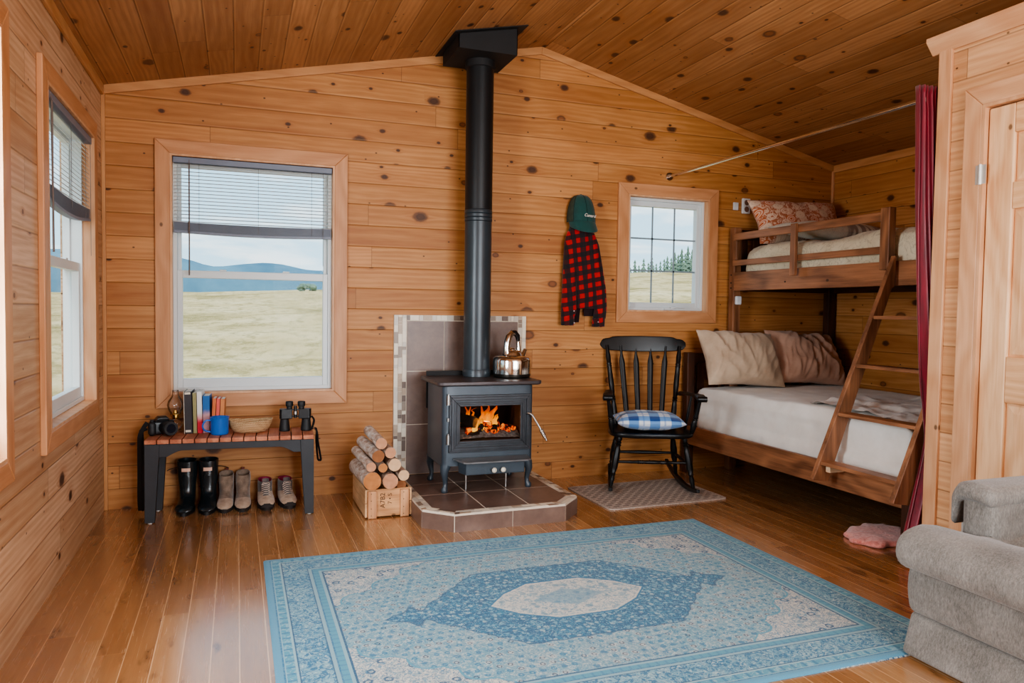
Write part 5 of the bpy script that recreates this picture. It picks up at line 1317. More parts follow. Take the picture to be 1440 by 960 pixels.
# upper bunk
bw('post', UX, UX + .066, BKY1 - .062, BKY1, 0, 1.862, 'z')
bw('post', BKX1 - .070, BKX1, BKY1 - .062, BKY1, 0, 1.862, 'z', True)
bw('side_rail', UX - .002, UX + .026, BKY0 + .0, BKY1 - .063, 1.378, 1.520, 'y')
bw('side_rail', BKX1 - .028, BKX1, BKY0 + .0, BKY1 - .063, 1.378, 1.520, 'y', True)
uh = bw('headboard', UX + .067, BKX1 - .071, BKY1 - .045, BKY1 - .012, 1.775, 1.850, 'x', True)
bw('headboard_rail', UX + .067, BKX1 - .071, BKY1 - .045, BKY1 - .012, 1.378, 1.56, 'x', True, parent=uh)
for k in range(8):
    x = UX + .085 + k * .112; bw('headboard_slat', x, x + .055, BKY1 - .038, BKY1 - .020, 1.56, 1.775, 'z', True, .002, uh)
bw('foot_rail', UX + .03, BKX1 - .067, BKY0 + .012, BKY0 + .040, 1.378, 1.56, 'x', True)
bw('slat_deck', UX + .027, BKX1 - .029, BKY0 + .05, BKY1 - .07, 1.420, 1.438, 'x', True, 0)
# guard rail, outside of the upper side rail
g0, g1 = UX - .028, UX - .003
gr = bw('guard_rail', g0 + .002, g1, 3.35, BKY1 - .075, 1.758, 1.812, 'y')
bw('guard_rail', g0 + .002, g1, 3.35, BKY1 - .075, 1.566, 1.608, 'y')
bw('guard_post', g0 + .003, g1 - .001, BKY1 - .116, BKY1 - .076, 1.609, 1.757, 'z')
bw('guard_post', g0 - .024, g0 + .001, 4.055, 4.105, 1.466, 1.818, 'z')
bw('guard_post', g0 - .026, g1, 3.283, 3.349, 1.470, 1.830, 'z')
mb = MB(); 
for zz in (1.40, 1.44, 1.50): mb.cyl((UX + .001, BKY1 - .03, zz), (UX - .003, BKY1 - .03, zz), .006, n=10)
for yy in (BKY0 + .2, 3.28, 4.2): mb.cyl((UX - .0015, yy, 1.43), (UX - .004, yy, 1.43), .006, n=10)
mb.build('bolt', BLACK_MATT, B, smooth=0)

# ladder hooked on the upper rail
LA = thing('bunk_ladder', 'slanting wooden ladder hooked on the upper bunk rail', 'ladder', (3.2, 3.0, .28))
def lx(z): return 2.995 + (z - .288) * (3.535 - 2.995) / (1.545 - .288)
for y0 in (3.248, 2.712):
    mb = MB(); w = .106
    mb.prism([(lx(.288), .288), (lx(.288) + w, .270), (lx(1.40) + w * .74, 1.40), (lx(1.50) + .035, 1.548), (lx(1.545), 1.545)] if False else [(lx(.288), .288), (lx(.288) + w, .270), (lx(1.36) + w * .62, 1.36), (UX - .030, 1.375), (UX - .030, 1.545), (lx(1.548), 1.548)], y0, y0 + .030, 'y')
    mb.build('stringer', bunkwood('z'), LA, smooth=0, bevel=.003)
for z in (1.192, .918, .648, .380):
    mb = MB(); mb.box(lx(z) + .004, lx(z) + .092, 2.742, 3.248, z - .010, z + .010); mb.build('tread', bunkwood('y'), LA, smooth=0, bevel=.003)
for y0 in (3.205,):
    mb = MB(); mb.box(lx(.345) + .05, BKX0 - .006, y0, y0 + .032, .330, .362); mb.build('bumper_block', wood('pale_block', 'x', lin(206, 176, 140), lin(236, 212, 180)), LA, smooth=0, bevel=.003)

# bedding ----------------------------------------------------------
def linen(name, c1, c2, scale=9.0, pattern=None):
    m = mat_begin(name); co = objco()
    n = noise(co, scale, 4.0, 0.6); th = noise(co, 700.0, 1.0)
    c = ramp(n, [(0.3, c1), (0.7, c2)])
    if pattern: c = pattern(co, c)
    mat_end(principled(c, 0.92, 0.0, th * 0.4 + n, 0.25, 0.006, sheen=0.2)); return m
def wrinkle(p, s=6.0, seed=0.0):
    q = Vector((p[0], p[1], p[2])) * s + Vector((seed, 0, seed))
    w = mnoise.noise(Vector((q.x * 1.0, q.y * .45, q.z)) + Vector((mnoise.noise(q * .6) * 1.5, 0, 0)))
    return (1 - abs(w) * 2.2)
t = thing('lower_mattress', 'thick mattress with rumpled white sheet on the lower bunk', 'mattress', (3.88, 3.75, .32))
def sheetf(p, n):
    top = p.z > .55
    w = wrinkle(p, 3.4, 2.0); w2 = wrinkle(p, 9.0, 5.0)
    amp = .017
    ff = max(0, min(1, (3.9 - p.y) / .9)) * .8 + .35
    q = p + n * (amp * w * ff + .008 * w2 * ff)
    tf = max(0, min(1, (p.z - .40) / .22)); q.z += tf * (.012 * math.sin((p.x - 3.2) * 2.2) - .035 * max(0, min(1, (3.4 - p.y) / .6)))
    if p.x < 3.4 and not top: q.x += .035 * max(0, (p.z - .34) / .3) + .010 * wrinkle((p.x, p.y * 2.2, p.z * .8), 3.0, 7.0)
    q.x = max(q.x, BKX0 + .034 if p.z < .42 else max(BKX0 + .056, 2.995 + (q.z - .288) * .43 + .118)); q.z = max(q.z, .3205)
    return q
mb = MB(); mb.puffy(BKX0 + .034, BKX1 - .052, BKY0 + .088, BKY1 - .092, .3205, .640, .055, .028, sheetf)
SHEET = linen('white_sheet', lin(214, 210, 202), lin(232, 230, 224), 5.0); mb.build('fitted_sheet', SHEET, t, smooth=180)
def blanket_pat(co, c):
    x, y, z = sep(co); d, cc, _ = voronoi(vec(x * 3.2, y * 5.5, 0.0), 1.0)
    n = noise(vec(x * 9.0, y * 24.0, 0.0), 1.0, 3.0)
    return mix((smooth(0.56, 0.66, n)) * (1.0 - smooth(0.25, 0.42, d)) * 0.7, c, lin(138, 104, 88))
mb = MB()
def throwf(u, v):
    x = BKX0 + .10 + u * 1.18; y = 3.62 - .80 * v + .10 * math.sin(u * 5) * (1 - v)
    z = .655 + .022 * wrinkle((x, y, 0), 5.0, 3.0) + .012 * wrinkle((x, y, 0), 13.0, 1.0) - .035 * max(0, min(1, (3.4 - y) / .6)) + .10 * max(0, u - .72) * (1 - v * .6)
    z += .012 * math.sin((x - 3.2) * 2.2)
    if v < .05: z -= .012
    return (x, y, z)
mb.grid(throwf, 60, 50); mb.build('rumpled_throw', linen('rumpled_throw', lin(196, 190, 184), lin(226, 222, 216), 12.0, blanket_pat), t, smooth=180)
t = thing('upper_mattress', 'upper bunk mattress under a puffy cream quilt', 'mattress', (4.08, 3.75, 1.44))
def quiltf(p, n):
    q = Vector(p)
    w = .020 * wrinkle(p, 4.2, 9.0) + .010 * wrinkle(p, 11.0, 4.0)
    if n.z > .2: q.z += w + .020 * math.sin(PI * min(1, max(0, (p.x - UX) / .98))) + .03 * mnoise.noise(Vector(p) * 3.0)
    elif abs(n.x) > .5: q.x += w * .4 * (1 if n.x > 0 else -1)
    q.x = max(q.x, UX + .031) if q.z < 1.57 else max(q.x, UX + .008)
    q.z = max(q.z, 1.4395); return q
mb = MB(); mb.puffy(UX + .032, BKX1 - .055, BKY0 + .09, BKY1 - .12, 1.440, 1.690, .085, .03, quiltf)
def quilt_pat(co, c):
    x, y, z = sep(co); n = noise(vec(x * 14.0, y * 14.0, z * 14.0), 1.0, 3.0, 0.6, 1.2)
    return mix((1.0 - smooth(0.0, 0.03, absv(n - 0.5))) * 0.4, c, lin(120, 108, 92))
mb.build('quilt', linen('cream_quilt', lin(196, 186, 160), lin(222, 214, 190), 6.0, quilt_pat), t, smooth=180)

from mathutils.bvhtree import BVHTree
def bvh_of(objs):
    vs, fs = [], []
    for o in objs:
        W = world_of(o); b = len(vs); vs += [W @ v.co for v in o.data.vertices]; fs += [[b + i for i in p.vertices] for p in o.data.polygons]
    return BVHTree.FromPolygons(vs, fs)
def settle(o, root, others, step=(0, -.001, .004), n=40):
    """lift a thing until it only touches what it rests on"""
    B2 = bvh_of(others)
    for _ in range(n):
        if not bvh_of([o]).overlap(B2): break
        root.location += Vector(step); root.matrix_basis = Matrix.Translation(root.location)
LOWER = [o for o in bpy.data.objects if o.name in ('fitted_sheet', 'rumpled_throw')]; UPPER = [o for o in bpy.data.objects if o.name == 'quilt']
def leanM(x, y, z, tilt, rz=0.0, rl=0.0):
    """pillow frame: own x along the bed's width, own y up the headboard"""
    return Matrix.Translation((x, y, z)) @ Matrix.Rotation(R(rz), 4, 'Z') @ Matrix.Rotation(R(tilt), 4, 'X') @ Matrix.Rotation(R(rl), 4, 'Z')
LIN1 = linen('oat_linen', lin(174, 150, 126), lin(200, 178, 154), 7.0); LIN2 = linen('rose_linen', lin(176, 138, 116), lin(204, 168, 148), 7.0)
def bedpillow(label, M, w, h, th, mat, wr, seed, grp=None, on=(), **kw):
    t = thing('pillow', label, 'pillow', M.translation, 0, grp); mb = MB(); pillow(mb, w, h, th, M, wr, seed, **kw); o = mb.build('pillowcase', mat, t, smooth=180); settle(o, t, list(on)); return o
P1 = bedpillow('oat linen pillow leaning on the lower headboard nearest the rocking chair', leanM(3.500, 4.585, .800, 60, -2, -3), .650, .45, .24, LIN1, .020, 1.0, 'pillows on the lower bunk', LOWER, nu=70, nv=56, wscale=9)
bedpillow('rose beige pillow with deep wrinkles on the lower bunk nearest the wall', leanM(4.130, 4.622, .796, 60, 3, -4), .650, .45, .25, LIN2, .026, 6.0, 'pillows on the lower bunk', LOWER + [P1], nu=70, nv=56, wscale=10)
def floral(co, c):
    x, y, z = sep(co); q = vec(x * 9.0, z * 9.0 + y * 9.0, 0.0)
    d, cc, _ = voronoi(q, 1.0); a, b, g = sep(cc)
    n = noise(vec(x * 30.0, z * 30.0, y * 30.0), 1.0, 3.0, 0.6, 1.5)
    ringm = (1.0 - smooth(0.03, 0.07, absv(d - 0.28))) + (1.0 - smooth(0.03, 0.06, absv(d - 0.14)))
    k = mix(smooth(0.46, 0.56, n), lin(178, 108, 74), lin(216, 186, 164))
    k = mix((1.0 - smooth(0.36, 0.44, d)) * (a > 0.45), k, mix(b > 0.5, lin(190, 92, 40), lin(206, 182, 160)))
    k = mix(sat(ringm) * 0.75, k, lin(226, 204, 184))
    return k
def pale_pat(co, c):
    x, y, z = sep(co); n = noise(vec(x * 26.0, y * 26.0, z * 26.0), 1.0, 2.0, 0.5, 2.0)
    k = mix(smooth(0.45, 0.55, noise(vec(x * 26.0, y * 4.0, z * 4.0), 1.0, 1.0)) * smooth(3.0, 3.1, x + 3.08), lin(206, 206, 196), lin(146, 132, 122))
    return mix((1.0 - smooth(0.0, 0.04, absv(n - 0.5))) * 0.35, k, lin(132, 140, 140))
P3 = bedpillow('pale blue-grey and taupe pillow under the orange floral pillow', leanM(4.085, 4.33, 1.735, 8, -2, 0), .86, .40, .13, linen('pale_print', lin(200, 200, 192), lin(220, 218, 210), 6.0, pale_pat), .008, 8.0, None, UPPER, nu=60, nv=50)

bedpillow('orange floral pillow on the upper bunk', leanM(4.075, 4.672, 1.880, 66, -1, 2), .84, .38, .20, linen('orange_floral', lin(200, 140, 100), lin(220, 180, 150), 6.0, floral),   .006, 3.0, None, UPPER + [P3], nu=60, nv=50)
# wall plates and night light
t = thing('wall_outlet', 'white double wall outlet with dark sockets above the bunk headboard', 'outlet', (3.733, YB, 2.00))
mb = MB(); mb.puffy(3.697, 3.769, YB - .022, YB - .001, 1.985, 2.103, .006, .03); f = mb.build('cover_plate', WHITE_VINYL, t, smooth=60)
mb = MB(); 
for zz in (2.018, 2.070): mb.prism([(3.721 + .024 * (math.cos(R(a)) * .9 + .5), zz + .022 * math.sin(R(a))) for a in range(0, 360, 30)], YB - .0232, YB - .022, 'y')
mb.build('socket', plain('brown_socket', lin(128, 98, 82), .5, nscale=30), f, smooth=0)
t = thing('wall_switch', 'small plain white wall plate next to the small window', 'switch plate', (3.641, YB, 2.02))
mb = MB(); mb.puffy(3.617, 3.665, YB - .014, YB - .001, 2.008, 2.068, .006, .03); mb.build('cover_plate', plain('greyish_plate', lin(206, 208, 208), .4, nscale=9), t, smooth=60)
t = thing('night_light', 'small white night light fixed to the bunk post under the upper rail', 'light', (3.603, BKY1 - .063, 1.27))
mb = MB(); mb.puffy(3.584, 3.634, BKY1 - .090, BKY1 - .063, 1.272, 1.338, .009, .03); mb.build('light_cover', plain('frosted_white', lin(214, 220, 226), .4, nscale=9), t, smooth=60)

# curtain rod and curtain
t = thing('curtain_rod', 'thin chrome curtain rod running above the bunk alcove', 'curtain rod', (3.04, 3.7, 2.222))
mb = MB(); mb.cyl((3.04, YB - .012, 2.222), (3.04, CY + .045, 2.222), .0115, n=16); mb.build('tube', CHROME, t, smooth=60)
mb = MB(); mb.cyl((3.04, YB - .0005, 2.222), (3.04, YB - .010, 2.222), .030, n=24); mb.cyl((3.04, YB - .010, 2.222), (3.04, YB - .034, 2.222), .018, n=20); mb.build('wall_flange', CHROME, t, smooth=40)
VEL = None
def velvet():
    m = mat_begin('crimson_curtain'); x, y, z = sep(objco()); n = noise(vec(x * 60.0, y * 60.0, z * 3.0), 1.0, 2.0)
    mat_end(principled(ramp(n, [(0.3, lin(88, 2, 22)), (0.7, lin(132, 4, 38))]), 0.42, 0.0, n, 0.1, 0.003, sheen=0.4)); return m
def lerp_tab(tab, z):
    for (z0, a), (z1, b) in zip(tab, tab[1:]):
        if z0 <= z <= z1:
            f = (z - z0) / (z1 - z0); return a + (b - a) * f
    return tab[0][1] if z < tab[0][0] else tab[-1][1]
LEFT = [(.0, 3.005), (.13, 3.036), (.32, 3.091), (.53, 3.148), (.61, 3.162), (.70, 3.146), (.95, 3.106), (1.29, 3.071), (1.69, 3.037), (2.29, 3.008)]
RIGHT = [(.0, 3.225), (.3, 3.215), (.6, 3.21), (1.0, 3.20), (1.6, 3.19), (2.29, 3.165)]
t = thing('curtain', 'crimson curtain gathered at the end of the rod beside the closet', 'curtain', (3.10, 2.66, 0))
mb = MB()
def curtf(u, v):
    z = .012 + 2.276 * v; a = lerp_tab(LEFT, z); b = lerp_tab(RIGHT, z)
    zz = v * 6; nf = 7
    amp = .031 * (.6 + .4 * math.sin(v * 2.0 + 1)) * (1 if z > .8 else .85)
    x = a + (b - a) * u
    y = 2.664 + amp * math.sin(u * nf * 2 * PI + .5 * math.sin(v * 4)) + .004 * math.sin(u * 31 + zz)
    if 2.195 < z < 2.25: y = 2.664 + (y - 2.664) * .9
    return (x, y, z)
mb.grid(curtf, 140, 60); mb.build('drape', velvet(), t, smooth=180, solid=.002)

# ================================================================ rugs
def rug_material():
    m = mat_begin('blue_oriental_rug'); x, y, z = sep(objco())
    W2, H2 = 1.19, .857
    ax_, ay_ = absv(x), absv(y); ex, ey = W2 - ax_, H2 - ay_; e = mn(ex, ey)
    PALE = lin(126, 166, 178); MID = lin(74, 142, 164); BLUE = lin(18, 104, 140); DEEP = lin(8, 72, 108); CREAM = lin(196, 194, 184); NAVY = lin(8, 40, 72); GREY = lin(116, 150, 162)
    wobx = x + (noise(vec(x * 14.0, y * 14.0, 0.0), 1.0, 2.0) - 0.5) * 0.018; woby = y + (noise(vec(x * 14.0, y * 14.0, 9.0), 1.0, 2.0) - 0.5) * 0.018
    # florals
    n1 = noise(vec(x * 26.0, y * 26.0, 1.0), 1.0, 3.0, 0.6, 2.2)
    n2 = noise(vec(x * 46.0, y * 46.0, 4.0), 1.0, 3.0, 0.6, 1.5)
    d1, c1, _ = voronoi(vec(wobx, woby, 0.0), 34.0); a1, b1, g1 = sep(c1)
    d2, c2, _ = voronoi(vec(wobx, woby, 0.0), 19.0); a2, b2, g2 = sep(c2)
    # lattice of little rosettes
    P = 0.040
    lx_, ly_ = (x + y * 0.12) / P, (y - x * 0.06) / P
    rx, ry = floor_(lx_), floor_(ly_)
    hx, hy = fract(lx_ + fm('MODULO', absv(ry), 2.0) * 0.5) - 0.5, fract(ly_) - 0.5
    rr = sqrtv(hx * hx + hy * hy) * P
    par, _c = wnoise(vec(floor_(lx_ + fm('MODULO', absv(ry), 2.0) * 0.5), ry, 3.0))
    rosr = (1.0 - smooth(0.0012, 0.0040, absv(rr + (n2 - 0.5) * 0.010 - 0.0075)))
    rosd = 1.0 - smooth(0.009, 0.0145, rr + (n1 - 0.5) * 0.012)
    lat = mix(smooth(0.45, 0.6, noise(vec(x * 5.0, y * 5.0, 0.0), 1.0, 2.0)) * 0.45, GREY, MID)
    lat = mix(smooth(0.5, 0.62, n2) * 0.5, lat, CREAM)
    lat = mix(smooth(0.55, 0.65, n1) * 0.45, lat, MID)
    lat = mix(rosd * (par > 0.35) * 0.65, lat, mix(par > 0.72, MID, CREAM))
    lat = mix(rosr * (par > 0.3) * 0.85, lat, mix(par > 0.68, BLUE, NAVY))
    lat = mix(rosd * (par < 0.14) * 0.8, lat, BLUE)
    nl = noise(vec(x * 70.0, y * 70.0, 22.0), 1.0, 2.0, 0.6, 1.5)
    lat = mix(smooth(0.57, 0.63, nl) * 0.75, lat, lin(46, 116, 146)); lat = mix((1.0 - smooth(0.37, 0.42, nl)) * 0.7, lat, lin(176, 190, 190))
    # blue diamond ground with flowers
    dia = mix(smooth(0.42, 0.6, n1), lin(8, 84, 122), lin(26, 112, 144))
    fl_ = (1.0 - smooth(0.10, 0.40, d1 + (n2 - 0.5) * 0.8)) * (a1 > 0.40)
    dia = mix(fl_ * 0.75, dia, mix(b1 > 0.5, lin(120, 166, 182), lin(176, 192, 190)))
    dia = mix((1.0 - smooth(0.07, 0.12, d1)) * (a1 > 0.45) * 0.7, dia, MID)
    n4 = noise(vec(x * 60.0, y * 60.0, 12.0), 1.0, 2.0, 0.6, 2.0); n5 = noise(vec(x * 34.0, y * 34.0, 15.0), 1.0, 2.0, 0.5, 3.0)
    dia = mix(smooth(0.56, 0.62, n5) * 0.75, dia, lin(120, 164, 178))
    dia = mix(smooth(0.60, 0.66, n4) * 0.8, dia, DEEP)
    dia = mix((1.0 - smooth(0.33, 0.37, n4)) * 0.7, dia, lin(176, 194, 194))
    # medallion
    med = mix(smooth(0.40, 0.52, n1), lin(140, 164, 172), CREAM)
    med = mix((1.0 - smooth(0.2, 0.3, d2)) * (a2 > 0.5) * 0.7, med, lin(98, 138, 156))
    med = mix(smooth(0.58, 0.64, n5) * 0.6, med, lin(90, 136, 158)); med = mix((1.0 - smooth(0.01, 0.03, absv(n2 - 0.56))) * 0.7, med, lin(64, 104, 130))
    cross = (1.0 - smooth(0.9, 1.1, ax_ / 0.17 + ay_ / 0.09))
    med = mix(cross * 0.75, med, mix(smooth(0.4, 0.6, n2), lin(70, 126, 154), lin(124, 158, 170)))
    # corner spandrels
    span = mix(smooth(0.42, 0.52, n1), lin(150, 166, 168), CREAM)
    span = mix((1.0 - smooth(0.012, 0.03, absv(n2 - 0.5))) * 0.8, span, lin(30, 84, 122))
    span = mix((1.0 - smooth(0.05, 0.11, absv(d2 - 0.24 + (n2 - .5) * .3))) * (a2 > 0.62) * 0.9, span, DEEP); span = mix(smooth(0.56, 0.62, n5) * 0.8, span, lin(74, 128, 156)); span = mix(smooth(0.62, 0.66, n4) * 0.8, span, DEEP)
    # shape masks, edges scalloped
    sc1 = absv(sinv(x * 34.0)) * 0.016 + absv(sinv(y * 34.0)) * 0.016
    dshape = mx(ax_ + ay_ * 0.95 - 0.69 + sc1, ay_ - 0.375 + sc1 * 0.5)
    dshape = mn(dshape, mx(absv(ax_ - 0.58) - 0.09, ay_ - 0.035 + sc1 * 0.3))
    q1, q2 = (ax_ - 0.665) / 0.125, ay_ / 0.10
    dshape = mn(dshape, (absv(q1) + absv(q2) - 1.0) * 0.06 + sc1 * 0.6)
    mshape = mx(ax_ * 0.62 + ay_ - 0.268, ay_ - 0.19); mshape = mx(mshape, ax_ * 1.15 + ay_ - 0.405)
    fx, fy = ex - 0.245, ey - 0.258
    sshape = fx / 0.50 + fy / 0.43 - 1.0 + (absv(sinv(fx * 22.0)) + absv(sinv(fy * 24.0))) * 0.10 - 0.05
    c = lat
    c = mix(1.0 - smooth(-0.012, 0.012, sshape), c, span)
    c = mix(1.0 - smooth(0.008, 0.022, absv(sshape)), c, MID)
    c = mix(1.0 - smooth(-0.003, 0.003, dshape), c, dia)
    c = mix((1.0 - smooth(0.002, 0.006, absv(dshape))) * 0.7, c, DEEP)
    c = mix(1.0 - smooth(-0.002, 0.002, mshape), c, med)
    c = mix((1.0 - smooth(0.004, 0.007, absv(mshape))), c, BLUE)
    c = mix((1.0 - smooth(0.0025, 0.005, absv(mshape + 0.014))) * 0.8, c, CREAM)
    # borders by distance from the edge
    bl = mix(smooth(0.40, 0.60, noise(vec(x * 9.0, y * 9.0, 2.0), 1.0, 2.0)), lin(96, 148, 168), PALE)
    petals = smooth(0.50, 0.56, noise(vec(x * 22.0, y * 22.0, 7.0), 1.0, 2.0, 0.5, 3.2))
    bl = mix(petals * 0.9, bl, BLUE)
    bl = mix((1.0 - smooth(0.18, 0.26, d2 + (n2 - .5) * .4)) * (a2 > 0.5) * 0.6, bl, lin(136, 168, 176))
    bl = mix((1.0 - smooth(0.006, 0.02, absv(n1 - 0.5))) * 0.75, bl, DEEP)
    bl = mix(smooth(0.57, 0.62, n4) * 0.8, bl, lin(20, 92, 130)); bl = mix((1.0 - smooth(0.37, 0.42, n5)) * 0.75, bl, lin(168, 188, 190))
    s_ = mix(ey < ex, y, x)
    s1, _a, _b = sep(s_)
    mini = mix(smooth(0.5, 0.6, n2), MID, PALE); mini = mix((1.0 - smooth(0.3, 0.5, absv(sinv(s1 * 68.0)))) * 0.7, mini, BLUE)
    mini2 = mix((1.0 - smooth(0.25, 0.5, absv(sinv(s1 * 90.0)))) * 0.6, MID, lin(52, 116, 150))
    def band(lo, hi, col, base, k=1.0):
        return mix((e > lo) * (e < hi) * k, base, col)
    c = band(0.0, 0.250, bl, c)
    c = band(0.0, 0.026, lin(84, 142, 168), c); c = band(0.026, 0.032, BLUE, c, 0.7); c = band(0.032, 0.036, PALE, c)
    c = band(0.036, 0.066, mini, c); c = band(0.066, 0.074, lin(138, 172, 180), c); c = band(0.074, 0.079, DEEP, c, 0.85)
    c = band(0.182, 0.187, DEEP, c, 0.7); c = band(0.187, 0.200, lin(128, 162, 172), c); c = band(0.200, 0.206, BLUE, c, 0.7)
    c = band(0.206, 0.230, mini2, c); c = band(0.230, 0.242, lin(128, 164, 174), c); c = band(0.242, 0.250, DEEP, c, 0.85)
    fib = noise(vec(x * 420.0, y * 420.0, 0.0), 1.0, 2.0, 0.7)
    k = mapr(fib, 0.3, 0.7, 0.86, 1.14); c = mix(1.0, c, vec(k, k, k), 'MULTIPLY')
    mat_end(principled(c, 0.96, 0.0, fib + n2 * 0.4, 0.5, 0.004, sheen=0.15)); return m
t = thing('area_rug', 'large blue oriental rug with a cream centre medallion on the floor', 'rug', (1.305, 2.788, 0))
mb = MB()
def rugf(sg):
    def f(u, v):
        x, y = (u - .5) * 2.38, (v - .5) * 1.714
        e = min(u, 1 - u) * 2.38, min(v, 1 - v) * 1.714; e = min(e)
        z = .001 if sg < 0 else .0105 * min(1, (e / .012 + .25)) + .0012 * fn3((x, y, 0), 3) * min(1, e / .1)
        k = .003 * math.sin(x * 4 + 1) if abs(y) > .8 else 0
        return (1.305 + x, 2.788 + y + k, max(z, .0012) if sg > 0 else z)
    return f
N1, N2 = 90, 70
us = [0, .002, .005] + [.01 + .98 * i / (N1 - 7) for i in range(N1 - 6)] + [.995, .998, 1]
vs_ = [0, .003, .007] + [.014 + .972 * i / (N2 - 7) for i in range(N2 - 6)] + [.993, .997, 1]
top = rugf(1); bot = rugf(-1)
g = [[top(u, v) for v in vs_] for u in us]; nv = len(vs_)
mb.add([p for r in g for p in r], [(i * nv + j, (i + 1) * nv + j, (i + 1) * nv + j + 1, i * nv + j + 1) for i in range(len(us) - 1) for j in range(nv - 1)])
ring_t = [g[i][0] for i in range(len(us))] + [g[-1][j] for j in range(1, nv)] + [g[i][-1] for i in range(len(us) - 2, -1, -1)] + [g[0][j] for j in range(nv - 2, 0, -1)]
mb.loft([[(p[0], p[1], .0008) for p in ring_t], ring_t], True, False)
mb.build('woven_pile', rug_material(), t, smooth=60)

t = thing('sheepskin_rug', 'small pink fluffy rug on the floor by the curtain', 'rug', (3.30, 3.0, 0))
def fluff():
    m = mat_begin('pink_fleece'); co = objco(); n = noise(co, 60.0, 4.0, 0.7); n2 = noise(co, 16.0, 2.0)
    mat_end(principled(ramp(n, [(0.3, lin(190, 96, 88)), (0.7, lin(236, 164, 152))]), 0.95, 0.0, n + n2, 0.8, 0.01, sheen=0.5)); return m
mb = MB(); N = 64; rings = []
for z, k in ((.002, .96), (.010, 1.0), (.020, .985), (.028, .93), (.033, .75), (.034, .5), (.034, .2)):
    rings.append([(3.255 + k * (.20 + .014 * math.sin(a * 8) + .01 * math.sin(a * 3)) * math.cos(a) + .06 * k * math.sin(a), 3.040 + k * (.165 + .014 * math.sin(a * 9 + 1)) * math.sin(a), z * (1 + .25 * fn3((math.cos(a) * 3 * k, math.sin(a) * 3 * k, z * 9), 1))) for a in [2 * PI * q / N for q in range(N)]])
mb.loft(rings); mb.build('fleece', fluff(), t, smooth=180)

# ================================================================ recliner
def chenille():
    m = mat_begin('grey_chenille'); x, y, z = sep(objco())
    n = noise(vec(x * 150.0, y * 150.0, z * 45.0), 1.0, 3.0, 0.65); n2 = noise(vec(x * 420.0, y * 420.0, z * 120.0), 1.0, 2.0, 0.7); n3 = noise(objco(), 6.0, 3.0)
    t_ = (n - 0.5) * 0.8 + (n2 - 0.5) * 0.8 + (n3 - 0.5) * 0.7 + 0.5
    c = ramp(sat(t_), [(0.05, lin(72, 68, 64)), (0.45, lin(116, 112, 106)), (0.95, lin(156, 151, 144))])
    mat_end(principled(c, 0.95, 0.0, n + n2, 0.3, 0.002, sheen=0.25)); return m
CH = chenille()
RC = thing('recliner', 'grey chenille upholstered recliner chair beside the closet door', 'armchair', (2.6, 1.45, 0))
ya, yb = .985, 1.945
def soft(amp, sc, seed=0.0):
    return lambda p, n: p + n * (amp * fn3(p, sc, seed))
mb = MB()
def skirt(p, n):
    q = Vector(p)
    if p.z < .16: q.x -= .045 * (.16 - p.z) / .16 * (1 if p.x < 2.5 else 0)
    return q
mb.puffy(2.245, 2.96, ya, yb, .012, .158, .018, .05, skirt); mb.build('base_skirt', CH, RC, smooth=60)
mb = MB(); mb.puffy(2.225, 2.40, ya + .005, yb - .006, .160, .350, .025, .04, lambda p, n: p + n * (.012 * math.sin(PI * (p.z - .16) / .19)) if n.x < -.5 else p); mb.build('footrest_panel', CH, RC, smooth=60)
mb = MB()
def seatf(p, n):
    q = Vector(p)
    for bx0_, by0_ in ((2.40, 1.66), (2.40, 1.27), (2.64, 1.66), (2.64, 1.27)):
        d = math.hypot(p.x - bx0_, p.y - by0_)
        if n.z > .2: q.z -= .032 * math.exp(-(d / .05) ** 2) + .010 * math.exp(-(d / .14) ** 2)
    if n.z > 0.1: q.z += .012 * math.sin(PI * min(1, max(0, (p.y - ya) / (yb - ya)))) + .006 * fn3(p, 6) + .012 * math.exp(-((p.x - 2.225) / .075) ** 2)
    if p.x < 2.3: q.z -= .030 * max(0, (2.28 - p.x) / .15) ** 1.5
    return q
mb.puffy(2.128, 2.90, ya + .004, yb - .004, .355, .474, .056, .03, seatf); st_ = mb.build('seat_cushion', CH, RC, smooth=180)
# arms stand behind the front lip of the seat: the cushion narrows there
A0, A1 = 1.712, 1.834
for v in st_.data.vertices:
    wx = v.co.x + 2.6; wy = v.co.y + 1.45
    if wx > 2.26:
        k = min(1, (wx - 2.26) / .03); lim_hi, lim_lo = A0 + .010, ya + yb - A0 - .010
        if wy > lim_hi: v.co.y = (wy + (lim_hi - wy) * k) - 1.45
        if wy < lim_lo: v.co.y = (wy + (lim_lo - wy) * k) - 1.45
for y0, y1, s in ((A0, A1, 1), (ya + yb - A1, ya + yb - A0, -1)):
    mb = MB(); mb.puffy(2.328, 2.97, y0, y1, .160, .606, .028, .04, soft(.003, 8)); am = mb.build('arm', CH, RC, smooth=60)
    mb = MB()
    o0, o1 = (y0 - .004, y1 + .034) if s > 0 else (y0 - .034, y1 + .004)
    def padf(p, n):
        q = Vector(p); f = max(0, min(1, (p.y - (y1 + .002)) / .026)) if s > 0 else max(0, min(1, (y0 - .002 - p.y) / .026))
        q.z -= .095 * f * (1 if p.z < .60 else .30)
        q.z += .012 * math.sin(PI * min(1, max(0, (p.y - o0) / (o1 - o0))))
        return q + n * (.003 * fn3(p, 14))
    mb.puffy(2.312, 2.975, o0, o1, .566, .632, .030, .02, padf); mb.build('arm_pad', CH, am, smooth=180)
mb = MB()
def backf(p, n):
    q = Vector(p); q.x += (p.z - .45) * .22
    q.x -= .022 * abs(math.sin((p.z - .48) * PI / .19)) * (1 if n.x < -.3 else 0)
    return q
mb.puffy(2.74, 2.90, 1.225, 1.705, .42, 1.04, .065, .04, backf); mb.build('backrest', CH, RC, smooth=180)

